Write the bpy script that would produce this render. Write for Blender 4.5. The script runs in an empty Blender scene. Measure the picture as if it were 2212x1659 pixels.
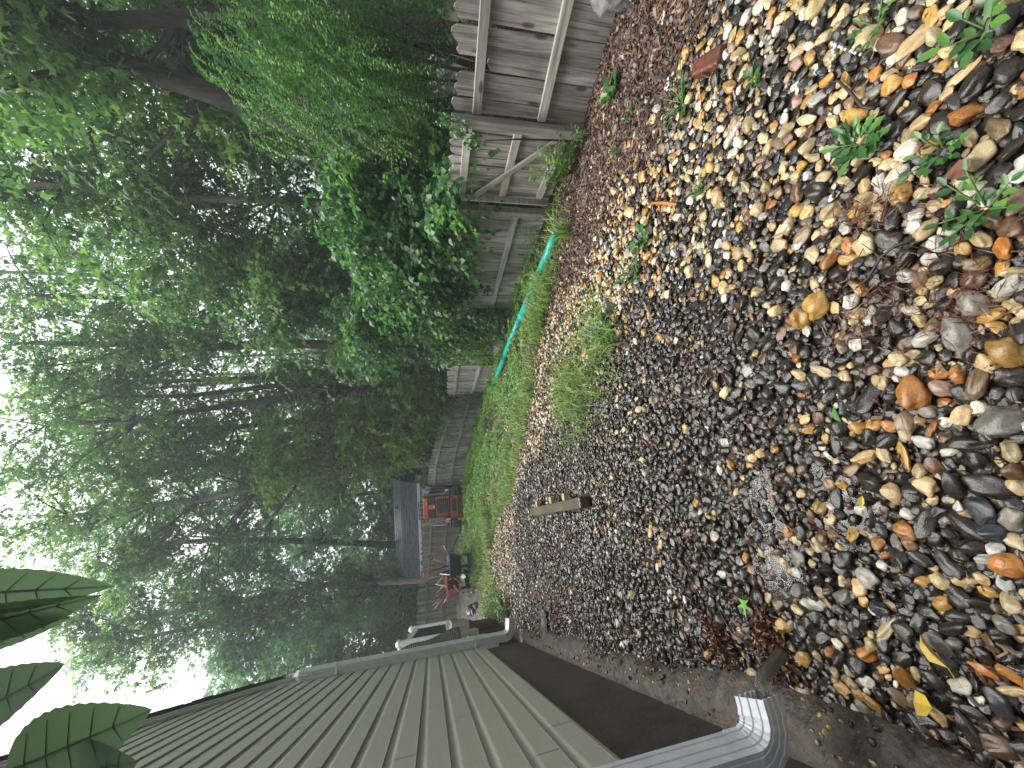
import bpy, bmesh, math, random
import numpy as np
from mathutils import Vector, Matrix, noise as mnoise
R = math.radians
rng = np.random.default_rng(7)
random.seed(7)
scene = bpy.context.scene
COL = scene.collection

# ------------------------------------------------------------------ camera
PITCH, ROLL, CAMH = R(13.0), R(2.3), 1.5
fwd = Vector((0, math.cos(PITCH), -math.sin(PITCH)))
r0 = Vector((1, 0, 0)); d0 = fwd.cross(r0)
ru = math.cos(ROLL) * r0 + math.sin(ROLL) * d0      # right of the upright view
dv = -math.sin(ROLL) * r0 + math.cos(ROLL) * d0     # down of the upright view
# the phone was turned: the long side of the frame is the vertical of the place
cam_d = bpy.data.cameras.new('camera'); cam = bpy.data.objects.new('camera', cam_d); COL.objects.link(cam)
m3 = Matrix((dv, ru, -fwd)).transposed()
cam.matrix_world = Matrix.Translation((0, 0, CAMH)) @ m3.to_4x4()
cam_d.sensor_width = 36; cam_d.lens = 36 * 833 / 2212.0
cam_d.clip_start = 0.02; cam_d.clip_end = 400
scene.camera = cam

# ------------------------------------------------------------------ sky and sun (overcast, wet)
SUN_EL, SUN_AZ = R(62), R(-35)
world = bpy.data.worlds.new('World'); scene.world = world; world.use_nodes = True
nt = world.node_tree; nt.nodes.clear()
sky = nt.nodes.new('ShaderNodeTexSky'); sky.sky_type = 'NISHITA'; sky.sun_disc = False
sky.sun_elevation = SUN_EL; sky.sun_rotation = SUN_AZ; sky.air_density = 1.0; sky.dust_density = 6.0; sky.ozone_density = 1.0
hsv = nt.nodes.new('ShaderNodeHueSaturation'); hsv.inputs['Saturation'].default_value = 0.46
gam = nt.nodes.new('ShaderNodeGamma'); gam.inputs['Gamma'].default_value = 0.55   # the cloud layer evens the sky out
bg = nt.nodes.new('ShaderNodeBackground'); bg.inputs['Strength'].default_value = 0.13
wo = nt.nodes.new('ShaderNodeOutputWorld')
nt.links.new(sky.outputs[0], hsv.inputs['Color']); nt.links.new(hsv.outputs[0], gam.inputs['Color'])
nt.links.new(gam.outputs[0], bg.inputs['Color']); nt.links.new(bg.outputs[0], wo.inputs['Surface'])
sl = bpy.data.lights.new('sun', 'SUN'); so = bpy.data.objects.new('sun', sl); COL.objects.link(so)
sl.energy = 1.5; sl.angle = R(45); sl.color = (1.0, 0.98, 0.94)
sdir = Vector((math.sin(SUN_AZ) * math.cos(SUN_EL), math.cos(SUN_AZ) * math.cos(SUN_EL), math.sin(SUN_EL)))
so.rotation_euler = (-sdir).to_track_quat('-Z', 'Y').to_euler()
so.location = (0, 0, 30)
scene.view_settings.view_transform = 'Standard'; scene.view_settings.look = 'None'
scene.view_settings.exposure = 2.12; scene.view_settings.gamma = 1.0
scene.render.engine = 'CYCLES'
scene.cycles.use_denoising = True
scene.cycles.max_bounces = 8; scene.cycles.transparent_max_bounces = 12; scene.cycles.transmission_bounces = 6
scene.cycles.diffuse_bounces = 4; scene.cycles.glossy_bounces = 3; scene.cycles.volume_bounces = 1
scene.cycles.caustics_reflective = False; scene.cycles.caustics_refractive = False

# ------------------------------------------------------------------ helpers
def link(o, parent=None):
    COL.objects.link(o)
    if parent is not None: o.parent = parent
    return o

def tag(o, label=None, cat=None, group=None, kind=None):
    if label: o['label'] = label
    if cat: o['category'] = cat
    if group: o['group'] = group
    if kind: o['kind'] = kind
    return o

def empty(name, loc=(0, 0, 0), rot=(0, 0, 0), label=None, cat=None, group=None):
    o = bpy.data.objects.new(name, None); link(o); o.location = loc; o.rotation_euler = rot
    o.empty_display_size = 0.1
    return tag(o, label, cat, group)

class MB:
    def __init__(s): s.v = []; s.f = []
    def add(s, vs, fs):
        b = len(s.v); s.v += [tuple(p) for p in vs]; s.f += [tuple(b + i for i in f) for f in fs]; return s
    def box(s, c, size, rot=None, taper=1.0):
        hx, hy, hz_ = size[0] / 2, size[1] / 2, size[2] / 2
        vs = []
        for z in (-hz_, hz_):
            t = taper if z > 0 else 1.0
            vs += [Vector((x * t, y * t, z)) for x, y in ((-hx, -hy), (hx, -hy), (hx, hy), (-hx, hy))]
        if rot is not None: vs = [rot @ p for p in vs]
        c = Vector(c); vs = [p + c for p in vs]
        return s.add(vs, [(3, 2, 1, 0), (4, 5, 6, 7), (0, 1, 5, 4), (1, 2, 6, 5), (2, 3, 7, 6), (3, 0, 4, 7)])
    def hexa(s, pts):   # 8 points: bottom ring then top ring
        return s.add(pts, [(3, 2, 1, 0), (4, 5, 6, 7), (0, 1, 5, 4), (1, 2, 6, 5), (2, 3, 7, 6), (3, 0, 4, 7)])
    def tube(s, pts, rad, n=8, caps=True, prof=None):
        pts = [Vector(p) for p in pts]
        if not hasattr(rad, '__len__'): rad = [rad] * len(pts)
        t0 = (pts[1] - pts[0]).normalized()
        up = Vector((0, 0, 1)) if abs(t0.z) < 0.9 else Vector((1, 0, 0))
        a = t0.cross(up).normalized(); rings = []
        for i, p in enumerate(pts):
            if i == 0: t = pts[1] - pts[0]
            elif i == len(pts) - 1: t = pts[-1] - pts[-2]
            else: t = pts[i + 1] - pts[i - 1]
            t.normalize(); a = (a - t * a.dot(t)).normalized(); b = t.cross(a)
            if prof is None:
                rings.append([p + (a * math.cos(2 * math.pi * k / n) + b * math.sin(2 * math.pi * k / n)) * rad[i] for k in range(n)])
            else:
                rings.append([p + (a * q[0] + b * q[1]) * rad[i] for q in prof])
        if prof is not None: n = len(prof)
        base = len(s.v)
        for rg in rings: s.v += [tuple(q) for q in rg]
        for i in range(len(pts) - 1):
            for k in range(n):
                k2 = (k + 1) % n
                s.f.append((base + i * n + k, base + i * n + k2, base + (i + 1) * n + k2, base + (i + 1) * n + k))
        if caps:
            s.f.append(tuple(base + k for k in reversed(range(n))))
            s.f.append(tuple(base + (len(pts) - 1) * n + k for k in range(n)))
        return s
    def lathe(s, prof, c=(0, 0, 0), n=16, axis='Z'):
        rings = []
        for (r_, z_) in prof:
            rg = []
            for k in range(n):
                x, y = r_ * math.cos(2 * math.pi * k / n), r_ * math.sin(2 * math.pi * k / n)
                p = (x, y, z_) if axis == 'Z' else ((z_, x, y) if axis == 'X' else (y, z_, x))
                rg.append((p[0] + c[0], p[1] + c[1], p[2] + c[2]))
            rings.append(rg)
        base = len(s.v)
        for rg in rings: s.v += rg
        for i in range(len(prof) - 1):
            for k in range(n):
                k2 = (k + 1) % n
                s.f.append((base + i * n + k, base + i * n + k2, base + (i + 1) * n + k2, base + (i + 1) * n + k))
        return s
    def mesh(s, name, mat, smooth=False):
        me = bpy.data.meshes.new(name); me.from_pydata(s.v, [], s.f); me.update()
        if mat: me.materials.append(mat)
        if smooth: me.shade_smooth()
        return me
    def build(s, name, mat, parent=None, smooth=False, bevel=0.0, seg=2):
        me = s.mesh(name, mat, smooth)
        o = bpy.data.objects.new(name, me); link(o, parent)
        if bevel:
            md = o.modifiers.new('bevel', 'BEVEL'); md.width = bevel; md.segments = seg; md.limit_method = 'ANGLE'; md.angle_limit = R(40)
        return o

def np_mesh(name, verts, nper, faces, mat, attrs=None, smooth=False):
    """verts (N,nper,3); faces: list of index tuples repeated for each element"""
    N = len(verts); me = bpy.data.meshes.new(name)
    V = verts.reshape(-1, 3).astype(np.float32)
    me.vertices.add(len(V)); me.vertices.foreach_set('co', V.ravel())
    fl = np.concatenate([np.array(f) for f in faces]); ln = np.array([len(f) for f in faces])
    loops = (fl[None, :] + (np.arange(N) * nper)[:, None]).ravel()
    tot = np.tile(ln, N); start = np.concatenate([[0], np.cumsum(tot)[:-1]])
    me.loops.add(len(loops)); me.loops.foreach_set('vertex_index', loops.astype(np.int32))
    me.polygons.add(len(tot)); me.polygons.foreach_set('loop_start', start.astype(np.int32))
    try: me.polygons.foreach_set('loop_total', tot.astype(np.int32))
    except Exception: pass
    me.update(calc_edges=True)
    if attrs:
        for k, a in attrs.items():
            at = me.attributes.new(k, 'FLOAT', 'FACE'); at.data.foreach_set('value', np.repeat(a, len(faces)).astype(np.float32))
    if mat: me.materials.append(mat)
    if smooth: me.shade_smooth()
    return me

# ------------------------------------------------------------------ materials
def newmat(name):
    m = bpy.data.materials.new(name); m.use_nodes = True; t = m.node_tree; t.nodes.clear()
    out = t.nodes.new('ShaderNodeOutputMaterial'); p = t.nodes.new('ShaderNodeBsdfPrincipled')
    t.links.new(p.outputs[0], out.inputs[0]); return m, t, p, out

def N_(t, typ, **kw):
    n = t.nodes.new(typ)
    for k, v in kw.items():
        if k in n.inputs: n.inputs[k].default_value = v
        else: setattr(n, k, v)
    return n

def ramp(t, stops, fac=None):
    n = t.nodes.new('ShaderNodeValToRGB'); e = n.color_ramp.elements
    while len(e) < len(stops): e.new(0.5)
    for i, (p, c) in enumerate(stops):
        e[i].position = p; e[i].color = (c[0], c[1], c[2], 1)
    if fac is not None: t.links.new(fac, n.inputs[0])
    return n

def simple(name, col, rough=0.5, metal=0.0, var=0.25, scale=8.0, bump=0.0, bscale=60.0, coat=0.0, spec=0.5, stretch=None):
    m, t, p, out = newmat(name)
    tc = t.nodes.new('ShaderNodeTexCoord'); src = tc.outputs['Object']
    if stretch:
        mp = N_(t, 'ShaderNodeMapping'); mp.inputs['Scale'].default_value = stretch; t.links.new(src, mp.inputs[0]); src = mp.outputs[0]
    nz = N_(t, 'ShaderNodeTexNoise', Scale=scale, Detail=6.0, Roughness=0.6); t.links.new(src, nz.inputs['Vector'])
    lo = [c * (1 - var) for c in col]; hi = [min(1, c * (1 + var)) for c in col]
    rp = ramp(t, [(0.3, lo), (0.7, hi)], nz.outputs['Fac']); t.links.new(rp.outputs[0], p.inputs['Base Color'])
    p.inputs['Roughness'].default_value = rough; p.inputs['Metallic'].default_value = metal
    p.inputs['Coat Weight'].default_value = coat; p.inputs['Specular IOR Level'].default_value = spec
    if bump:
        n2 = N_(t, 'ShaderNodeTexNoise', Scale=bscale, Detail=4.0); t.links.new(src, n2.inputs['Vector'])
        b = N_(t, 'ShaderNodeBump', Strength=bump, Distance=0.01); t.links.new(n2.outputs['Fac'], b.inputs['Height']); t.links.new(b.outputs[0], p.inputs['Normal'])
    return m

def leafmat(name, stops, trans=0.35, rough=0.42, attr='rnd'):
    m, t, p, out = newmat(name)
    at = N_(t, 'ShaderNodeAttribute', attribute_name=attr)
    rp = ramp(t, stops, at.outputs['Fac']); t.links.new(rp.outputs[0], p.inputs['Base Color'])
    p.inputs['Roughness'].default_value = rough; p.inputs['Specular IOR Level'].default_value = 0.45
    tr = N_(t, 'ShaderNodeBsdfTranslucent')
    hs = N_(t, 'ShaderNodeHueSaturation', Hue=0.485, Saturation=1.05, Value=2.5); t.links.new(rp.outputs[0], hs.inputs['Color']); t.links.new(hs.outputs[0], tr.inputs['Color'])
    mx = N_(t, 'ShaderNodeMixShader'); mx.inputs[0].default_value = trans
    t.links.new(p.outputs[0], mx.inputs[1]); t.links.new(tr.outputs[0], mx.inputs[2]); t.links.new(mx.outputs[0], out.inputs[0])
    return m

def woodmat(name, dark, light, axis='Z', rough=0.75, knots=True, stain=0.5):
    """weathered board: grain along one local axis, stains, knots, own tone for each board"""
    m, t, p, out = newmat(name)
    tc = t.nodes.new('ShaderNodeTexCoord'); oi = t.nodes.new('ShaderNodeObjectInfo')
    off = N_(t, 'ShaderNodeVectorMath', operation='MULTIPLY_ADD')
    t.links.new(oi.outputs['Random'], off.inputs[0]); off.inputs[1].default_value = (37.0, 91.0, 53.0); t.links.new(tc.outputs['Object'], off.inputs[2])
    sc = {'Z': (26, 26, 1.1), 'X': (1.1, 26, 26), 'Y': (26, 1.1, 26)}[axis]
    mp = N_(t, 'ShaderNodeMapping'); mp.inputs['Scale'].default_value = sc; t.links.new(off.outputs[0], mp.inputs[0])
    n1 = N_(t, 'ShaderNodeTexNoise', Scale=1.6, Detail=8.0, Roughness=0.65, Distortion=0.6); t.links.new(mp.outputs[0], n1.inputs['Vector'])
    n2 = N_(t, 'ShaderNodeTexNoise', Scale=2.2, Detail=3.0); t.links.new(off.outputs[0], n2.inputs['Vector'])
    mid = [(a + b) / 2 for a, b in zip(dark, light)]
    rp = ramp(t, [(0.28, dark), (0.46, mid), (0.72, light)], n1.outputs['Fac'])
    st = ramp(t, [(0.35, (1, 1, 1)), (0.72, (1 - stain, 1 - stain * 1.02, 1 - stain * 1.05))], n2.outputs['Fac'])
    mul = N_(t, 'ShaderNodeMix', data_type='RGBA', blend_type='MULTIPLY'); mul.inputs['Factor'].default_value = 1.0
    t.links.new(rp.outputs[0], mul.inputs[6]); t.links.new(st.outputs[0], mul.inputs[7])
    tone = N_(t, 'ShaderNodeMapRange'); tone.inputs[3].default_value = 0.72; tone.inputs[4].default_value = 1.2; t.links.new(oi.outputs['Random'], tone.inputs[0])
    m2 = N_(t, 'ShaderNodeVectorMath', operation='SCALE'); t.links.new(mul.outputs[2], m2.inputs[0]); t.links.new(tone.outputs[0], m2.inputs['Scale'])
    last = m2.outputs[0]
    if knots:
        ks = {'Z': (7, 7, 2.6), 'X': (2.6, 7, 7), 'Y': (7, 2.6, 7)}[axis]
        mk = N_(t, 'ShaderNodeMapping'); mk.inputs['Scale'].default_value = ks; t.links.new(off.outputs[0], mk.inputs[0])
        vo = N_(t, 'ShaderNodeTexVoronoi', Scale=1.0); t.links.new(mk.outputs[0], vo.inputs['Vector'])
        kr = ramp(t, [(0.10, (0.16, 0.12, 0.10)), (0.17, (1, 1, 1))], vo.outputs['Distance'])
        mu2 = N_(t, 'ShaderNodeMix', data_type='RGBA', blend_type='MULTIPLY'); mu2.inputs['Factor'].default_value = 0.8
        t.links.new(last, mu2.inputs[6]); t.links.new(kr.outputs[0], mu2.inputs[7]); last = mu2.outputs[2]
    t.links.new(last, p.inputs['Base Color']); p.inputs['Roughness'].default_value = rough
    b = N_(t, 'ShaderNodeBump', Strength=0.5, Distance=0.004); t.links.new(n1.outputs['Fac'], b.inputs['Height']); t.links.new(b.outputs[0], p.inputs['Normal'])
    return m

M = {}
M['siding'] = simple('vinyl_siding', (0.41, 0.405, 0.345), 0.45, var=0.06, scale=3, bump=0.18, bscale=9, stretch=(2, 2, 40))
M['trim'] = simple('pale_trim', (0.50, 0.51, 0.47), 0.4, var=0.08)
M['white'] = simple('white_vinyl', (0.72, 0.73, 0.74), 0.35, var=0.05)
M['alu'] = simple('painted_aluminium', (0.66, 0.69, 0.71), 0.3, var=0.12, scale=14, bump=0.12, bscale=120)
M['alu_tan'] = simple('tan_painted_aluminium', (0.60, 0.62, 0.60), 0.30, var=0.1, scale=10)
M['found'] = simple('damp_foundation', (0.050, 0.045, 0.038), 0.5, var=0.45, scale=5, bump=0.35, bscale=45)
M['ledge'] = simple('rough_concrete', (0.062, 0.048, 0.035), 0.6, var=0.75, scale=16, bump=1.0, bscale=55)
M['shingle'] = simple('dark_shingle', (0.035, 0.036, 0.042), 0.8, var=0.4, scale=60, bump=0.5, bscale=200)
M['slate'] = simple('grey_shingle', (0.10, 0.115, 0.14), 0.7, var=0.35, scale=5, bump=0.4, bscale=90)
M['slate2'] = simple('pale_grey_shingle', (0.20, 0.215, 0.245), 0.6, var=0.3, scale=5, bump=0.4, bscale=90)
M['shedwall'] = simple('white_boards', (0.62, 0.64, 0.65), 0.6, var=0.08)
M['picket'] = woodmat('weathered_picket', (0.075, 0.064, 0.055), (0.62, 0.595, 0.555), stain=0.55)
M['picket_green'] = woodmat('mossy_picket', (0.075, 0.072, 0.045), (0.25, 0.24, 0.17), stain=0.4)
M['rail'] = woodmat('weathered_rail', (0.17, 0.155, 0.13), (0.62, 0.59, 0.54), 'X', stain=0.35)
M['rail_green'] = woodmat('mossy_rail', (0.09, 0.085, 0.045), (0.26, 0.25, 0.15), 'X', stain=0.4)
M['post'] = woodmat('weathered_post', (0.20, 0.185, 0.16), (0.56, 0.53, 0.48), 'Z', stain=0.35)
M['timber'] = woodmat('wet_timber', (0.07, 0.06, 0.035), (0.20, 0.165, 0.10), 'Y', rough=0.35, knots=False)
M['timber_end'] = simple('wet_timber_end', (0.085, 0.040, 0.018), 0.35, var=0.4, scale=20)
M['newwood'] = simple('raw_pine', (0.42, 0.27, 0.13), 0.6, var=0.25, scale=12)
M['pvc'] = simple('teal_plastic', (0.0, 0.47, 0.40), 0.3, var=0.08, scale=3)
M['pvc_shade'] = simple('shaded_teal_plastic', (0.0, 0.10, 0.09), 0.5, var=0.1)
M['black'] = simple('black_plastic', (0.018, 0.018, 0.02), 0.4, var=0.3)
M['rubber'] = simple('rubber', (0.022, 0.021, 0.020), 0.7, var=0.4, scale=20)
M['orange'] = simple('orange_paint', (0.62, 0.10, 0.025), 0.3, var=0.12, coat=0.3)
M['rust'] = simple('worn_orange_paint', (0.26, 0.06, 0.03), 0.5, var=0.4, scale=10)
M['steel'] = simple('worn_steel', (0.16, 0.17, 0.18), 0.4, 0.6, var=0.3)
M['lens'] = simple('lamp_glass', (0.62, 0.64, 0.58), 0.2, var=0.05)
M['yellow'] = simple('yellow_sticker', (0.75, 0.50, 0.03), 0.5, var=0.05)
M['purple'] = simple('purple_plastic', (0.32, 0.22, 0.65), 0.4, var=0.1)
M['navy'] = simple('navy_paint', (0.014, 0.028, 0.05), 0.4, var=0.3)
M['blue'] = simple('blue_paint', (0.04, 0.12, 0.26), 0.35, var=0.3, scale=14)
M['red'] = simple('red_paint', (0.42, 0.03, 0.035), 0.4, var=0.25)
M['darkred'] = simple('dull_red_paint', (0.20, 0.028, 0.02), 0.5, var=0.3)
M['handle'] = simple('worn_handle', (0.30, 0.23, 0.16), 0.6, var=0.35, scale=12)
M['handle_dark'] = simple('dark_handle', (0.045, 0.032, 0.028), 0.5, var=0.35)
M['green_handle'] = simple('green_handle', (0.012, 0.075, 0.05), 0.4, var=0.2)
M['brownpanel'] = simple('dark_brown_boards', (0.055, 0.03, 0.017), 0.6, var=0.35, scale=6)
M['step'] = simple('tan_steps', (0.34, 0.33, 0.26), 0.5, var=0.1)
M['mat'] = None
M['brick'] = simple('wet_red_brick', (0.115, 0.035, 0.022), 0.35, var=0.45, scale=14, bump=0.5, bscale=40)
M['block'] = simple('grey_block', (0.19, 0.20, 0.215), 0.6, var=0.2, scale=20, bump=0.3, bscale=80)
M['rock'] = simple('grey_fabric_clump', (0.20, 0.20, 0.205), 0.85, var=0.5, scale=14, bump=0.9, bscale=24)
M['bead'] = simple('white_bead', (0.8, 0.79, 0.75), 0.25, var=0.03)
M['stick'] = simple('orange_stick', (0.40, 0.17, 0.05), 0.4, var=0.3, scale=20)
M['twig'] = simple('dark_twig', (0.035, 0.026, 0.02), 0.55, var=0.4, scale=30)
M['bark'] = simple('bark', (0.048, 0.040, 0.031), 0.85, var=0.6, scale=5, bump=1.0, bscale=10, stretch=(5, 5, 0.8))
M['bark_pale'] = simple('pale_bark', (0.19, 0.175, 0.15), 0.85, var=0.45, scale=4, bump=0.6, bscale=10, stretch=(4, 4, 1))
M['branch'] = simple('branch_bark', (0.06, 0.05, 0.04), 0.8, var=0.4, scale=8)
G = [(0.0, (0.018, 0.050, 0.018)), (0.45, (0.046, 0.118, 0.034)), (0.8, (0.095, 0.205, 0.048)), (1.0, (0.19, 0.32, 0.06))]
M['leaf'] = leafmat('tree_leaf', G, 0.5)
M['leaf_hazed'] = leafmat('hazed_leaf', [(0, (0.046, 0.10, 0.056)), (0.6, (0.092, 0.185, 0.09)), (1, (0.15, 0.255, 0.11))], 0.5, 0.6)  # paler, bluer green: distance haze put into the leaf colour
M['leaf_glossy'] = leafmat('glossy_leaf', [(0, (0.016, 0.054, 0.017)), (0.6, (0.042, 0.135, 0.036)), (1, (0.14, 0.29, 0.055))], 0.42, 0.38)
M['leaf_bright'] = leafmat('bright_leaf', [(0, (0.05, 0.11, 0.022)), (0.6, (0.11, 0.225, 0.036)), (1, (0.23, 0.37, 0.06))], 0.4)
M['leaf_weed'] = leafmat('weed_leaf', [(0, (0.022, 0.075, 0.020)), (0.6, (0.045, 0.145, 0.034)), (1, (0.12, 0.27, 0.05))], 0.25, 0.33)
M['grass'] = leafmat('grass_blade', [(0, (0.055, 0.12, 0.026)), (0.6, (0.125, 0.235, 0.05)), (1, (0.30, 0.40, 0.12))], 0.3)
M['clover'] = leafmat('ground_cover_leaf', [(0, (0.045, 0.11, 0.018)), (0.6, (0.12, 0.25, 0.035)), (1, (0.27, 0.42, 0.07))], 0.3)
M['deadleaf'] = leafmat('dead_leaf', [(0, (0.035, 0.012, 0.007)), (0.5, (0.085, 0.030, 0.014)), (1, (0.17, 0.08, 0.035))], 0.1, 0.3)
M['needle'] = leafmat('red_needles', [(0, (0.06, 0.020, 0.010)), (0.6, (0.15, 0.050, 0.022)), (1, (0.24, 0.11, 0.05))], 0.05, 0.4)
M['fgleaf'] = None

# ------------------------------------------------------------------ terrain
CP = np.array([(0,.6,0),(1.2,.6,0),(-1,.7,.02),(2.6,2.7,0),(2.3,3.4,-.05),(2.2,4.5,-.14),(1.44,6.6,-.15),(.6,9.5,-.35),(-.5,13.5,-.5),
 (-2.6,13.2,.2),(-3.4,13.2,.3),(-5.2,13.7,.4),(-7.6,13,.65),(-3.9,5.8,.08),(-1.6,1.5,.05),(-2.6,3.3,.06),(-1.2,3.3,0),(-1.9,5.6,0),
 (0,25,-.3),(-10,25,.8),(10,20,-.3),(8,5,-.3),(-16,15,1.),(-5,9.5,.25),(0,-3,.0),(6,-2,0),(0.5,4.5,-.03),(-.5,7.5,-.1)])
def tps(r2): return np.where(r2 > 1e-9, r2 * np.log(r2 + 1e-12), 0)
_n = len(CP); _d = ((CP[:, None, :2] - CP[None, :, :2]) ** 2).sum(-1)
_A = np.zeros((_n + 3, _n + 3)); _A[:_n, :_n] = tps(_d) + np.eye(_n) * .3; _A[:_n, _n] = 1; _A[:_n, _n + 1:] = CP[:, :2]; _A[_n, :_n] = 1; _A[_n + 1:, :_n] = CP[:, :2].T
_w = np.linalg.solve(_A, np.r_[CP[:, 2], 0, 0, 0])
def HZ(x, y):
    x = np.asarray(x, float); y = np.asarray(y, float)
    r2 = (x[..., None] - CP[:, 0]) ** 2 + (y[..., None] - CP[:, 1]) ** 2
    z = tps(r2) @ _w[:_n] + _w[_n] + _w[_n + 1] * x + _w[_n + 2] * y
    d = np.sqrt(x ** 2 + (y - 8) ** 2); k = np.clip((d - 20) / 20, 0, 1)
    return np.clip(z, -0.9, 1.2) * (1 - k) + 0.1 * k
def hz(x, y): return float(HZ(np.array([x]), np.array([y]))[0])
def on(x, y, dz=0.0): return (x, y, hz(x, y) + dz)

_perm = rng.random((256, 256))
def vnoise(x, y, s):
    x = np.asarray(x) * s + 100.3; y = np.asarray(y) * s + 57.7
    xi = np.floor(x).astype(int); yi = np.floor(y).astype(int); fx = x - xi; fy = y - yi
    fx = fx * fx * (3 - 2 * fx); fy = fy * fy * (3 - 2 * fy)
    a = _perm[xi % 256, yi % 256]; b = _perm[(xi + 1) % 256, yi % 256]; c = _perm[xi % 256, (yi + 1) % 256]; d = _perm[(xi + 1) % 256, (yi + 1) % 256]
    return a * (1 - fx) * (1 - fy) + b * fx * (1 - fy) + c * (1 - fx) * fy + d * fx * fy
def fbm(x, y, s): return 0.55 * vnoise(x, y, s) + 0.3 * vnoise(x, y, s * 2.1) + 0.15 * vnoise(x, y, s * 4.3)

# plan of the yard: house wall, fence line, and the borders between gravel, mulch and grass
WD = np.array([-.4787, .878]); WN = np.array([.878, .4787]); WP = np.array([-2.633, 3.347])
def wp(s, off, z): p = WP + WD * s + WN * off; return Vector((p[0], p[1], z))
def wall_off(x, y): return (np.asarray(x) - WP[0]) * WN[0] + (np.asarray(y) - WP[1]) * WN[1]
FENCE = [(3.30, 1.25), (2.74, 2.50), (2.36, 3.33), (2.20, 4.45), (1.44, 6.60), (0.60, 9.50), (-0.30, 12.9), (-0.62, 13.75), (-2.60, 13.25), (-3.40, 13.2), (-5.2, 13.75), (-7.6, 13.0), (-10.5, 12.0)]
def fenceX(Y): return np.interp(Y, [0, 1.25, 2.5, 3.33, 4.45, 6.6, 9.5, 12.9], [3.85, 3.3, 2.74, 2.36, 2.2, 1.44, .6, -.3])
def thr(Y): return np.interp(Y, [.6, 1.0, 1.4, 2.6, 3.9, 6, 8], [-.15, .2, .55, .5, -.3, -1.4, -3.2])
def grassX(Y): return np.interp(Y, [3.2, 4.28, 5.09, 6.03, 7.56, 9.0, 11], [2.4, 1.12, .17, -1.28, -2.5, -3.9, -6])   # grass lies to the right of this
def sstep(a, b, x): t = np.clip((np.asarray(x) - a) / (b - a), 0, 1); return t * t * (3 - 2 * t)
def mulch_w(x, y):
    x = np.asarray(x); y = np.asarray(y)
    d = fenceX(y) - x
    m = sstep(1.6, 1.05, d + 0.5 * (fbm(x, y, 2.0) - .5)) * sstep(1.25, 1.7, y)
    m = m * (1 - 0.6 * sstep(4.2, 4.8, y))
    return np.maximum(m, .75 * np.exp(-(((x + 3.05) / .75) ** 2 + ((y - 5.1) / 1.0) ** 2)))
def grass_w(x, y):
    g = sstep(-.1, .25, x - grassX(y) + 0.5 * (fbm(x, y, 2.3) - .5)) * sstep(3.9, 4.3, y) * (.35 + .65 * sstep(.38, .56, fbm(x, y, 1.1)))
    patch = np.exp(-(((x + .15) / .38) ** 2 + ((y - 3.75) / .42) ** 2)) + np.exp(-(((x - .33) / .3) ** 2 + ((y - 3.1) / .35) ** 2))
    left = np.exp(-(((x + 4.9) / .55) ** 2 + ((y - 8.6) / .9) ** 2))
    return np.clip(np.maximum(g, np.maximum(patch * .6, left)), 0, 1)

def axis_pts(lo, hi, flo, fhi, step, grow=1.22, maxs=4.0):
    a = list(np.arange(flo, fhi, step)); s = step; x = fhi
    while x < hi: a.append(x); s = min(s * grow, maxs); x += s
    a.append(hi); b = []; s = step; x = flo - step
    while x > lo: b.append(x); s = min(s * grow, maxs); x -= s
    b.append(lo); return np.array(sorted(b) + a)
gx = axis_pts(-90, 90, -3.6, 3.0, 0.03); gy = axis_pts(-60, 120, 0.3, 5.2, 0.03)
GX, GY = np.meshgrid(gx, gy, indexing='ij')
GZ = HZ(GX, GY)
near = sstep(9, 4, np.hypot(GX, GY))
GZ = GZ + near * ((fbm(GX, GY, 3.0) - .5) * .03 + (fbm(GX, GY, 14.0) - .5) * .018) - 0.012
GZ = np.where(wall_off(GX, GY) < -0.25, np.minimum(GZ, 0.02), GZ)
nx, ny = len(gx), len(gy)
idx = np.arange(nx * ny).reshape(nx, ny)
F4 = np.stack([idx[:-1, :-1], idx[1:, :-1], idx[1:, 1:], idx[:-1, 1:]], -1).reshape(-1, 4)
me = bpy.data.meshes.new('ground'); V = np.stack([GX, GY, GZ], -1).reshape(-1, 3).astype(np.float32)
me.vertices.add(len(V)); me.vertices.foreach_set('co', V.ravel()); me.loops.add(F4.size); me.loops.foreach_set('vertex_index', F4.ravel().astype(np.int32))
me.polygons.add(len(F4)); me.polygons.foreach_set('loop_start', np.arange(0, F4.size, 4).astype(np.int32)); me.update(calc_edges=True)
at = me.attributes.new('mulch', 'FLOAT', 'POINT'); at.data.foreach_set('value', mulch_w(GX, GY).ravel().astype(np.float32))
at = me.attributes.new('grassy', 'FLOAT', 'POINT'); at.data.foreach_set('value', grass_w(GX, GY).ravel().astype(np.float32))
me.shade_smooth()
m, t, p, out = newmat('wet_soil')
tc = t.nodes.new('ShaderNodeTexCoord')
n1 = N_(t, 'ShaderNodeTexNoise', Scale=4.0, Detail=9.0, Roughness=0.7); t.links.new(tc.outputs['Object'], n1.inputs['Vector'])
n2 = N_(t, 'ShaderNodeTexNoise', Scale=70.0, Detail=6.0, Roughness=0.7); t.links.new(tc.outputs['Object'], n2.inputs['Vector'])
soil = ramp(t, [(0.3, (0.015, 0.0095, 0.006)), (0.55, (0.034, 0.022, 0.014)), (0.75, (0.062, 0.042, 0.028))], n2.outputs['Fac'])
mul = ramp(t, [(0.3, (0.028, 0.015, 0.009)), (0.55, (0.068, 0.036, 0.021)), (0.75, (0.135, 0.08, 0.048))], n2.outputs['Fac'])
gr = ramp(t, [(0.3, (0.035, 0.035, 0.014)), (0.6, (0.075, 0.065, 0.03))], n2.outputs['Fac'])
a1 = N_(t, 'ShaderNodeAttribute', attribute_name='mulch'); a2 = N_(t, 'ShaderNodeAttribute', attribute_name='grassy')
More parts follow.
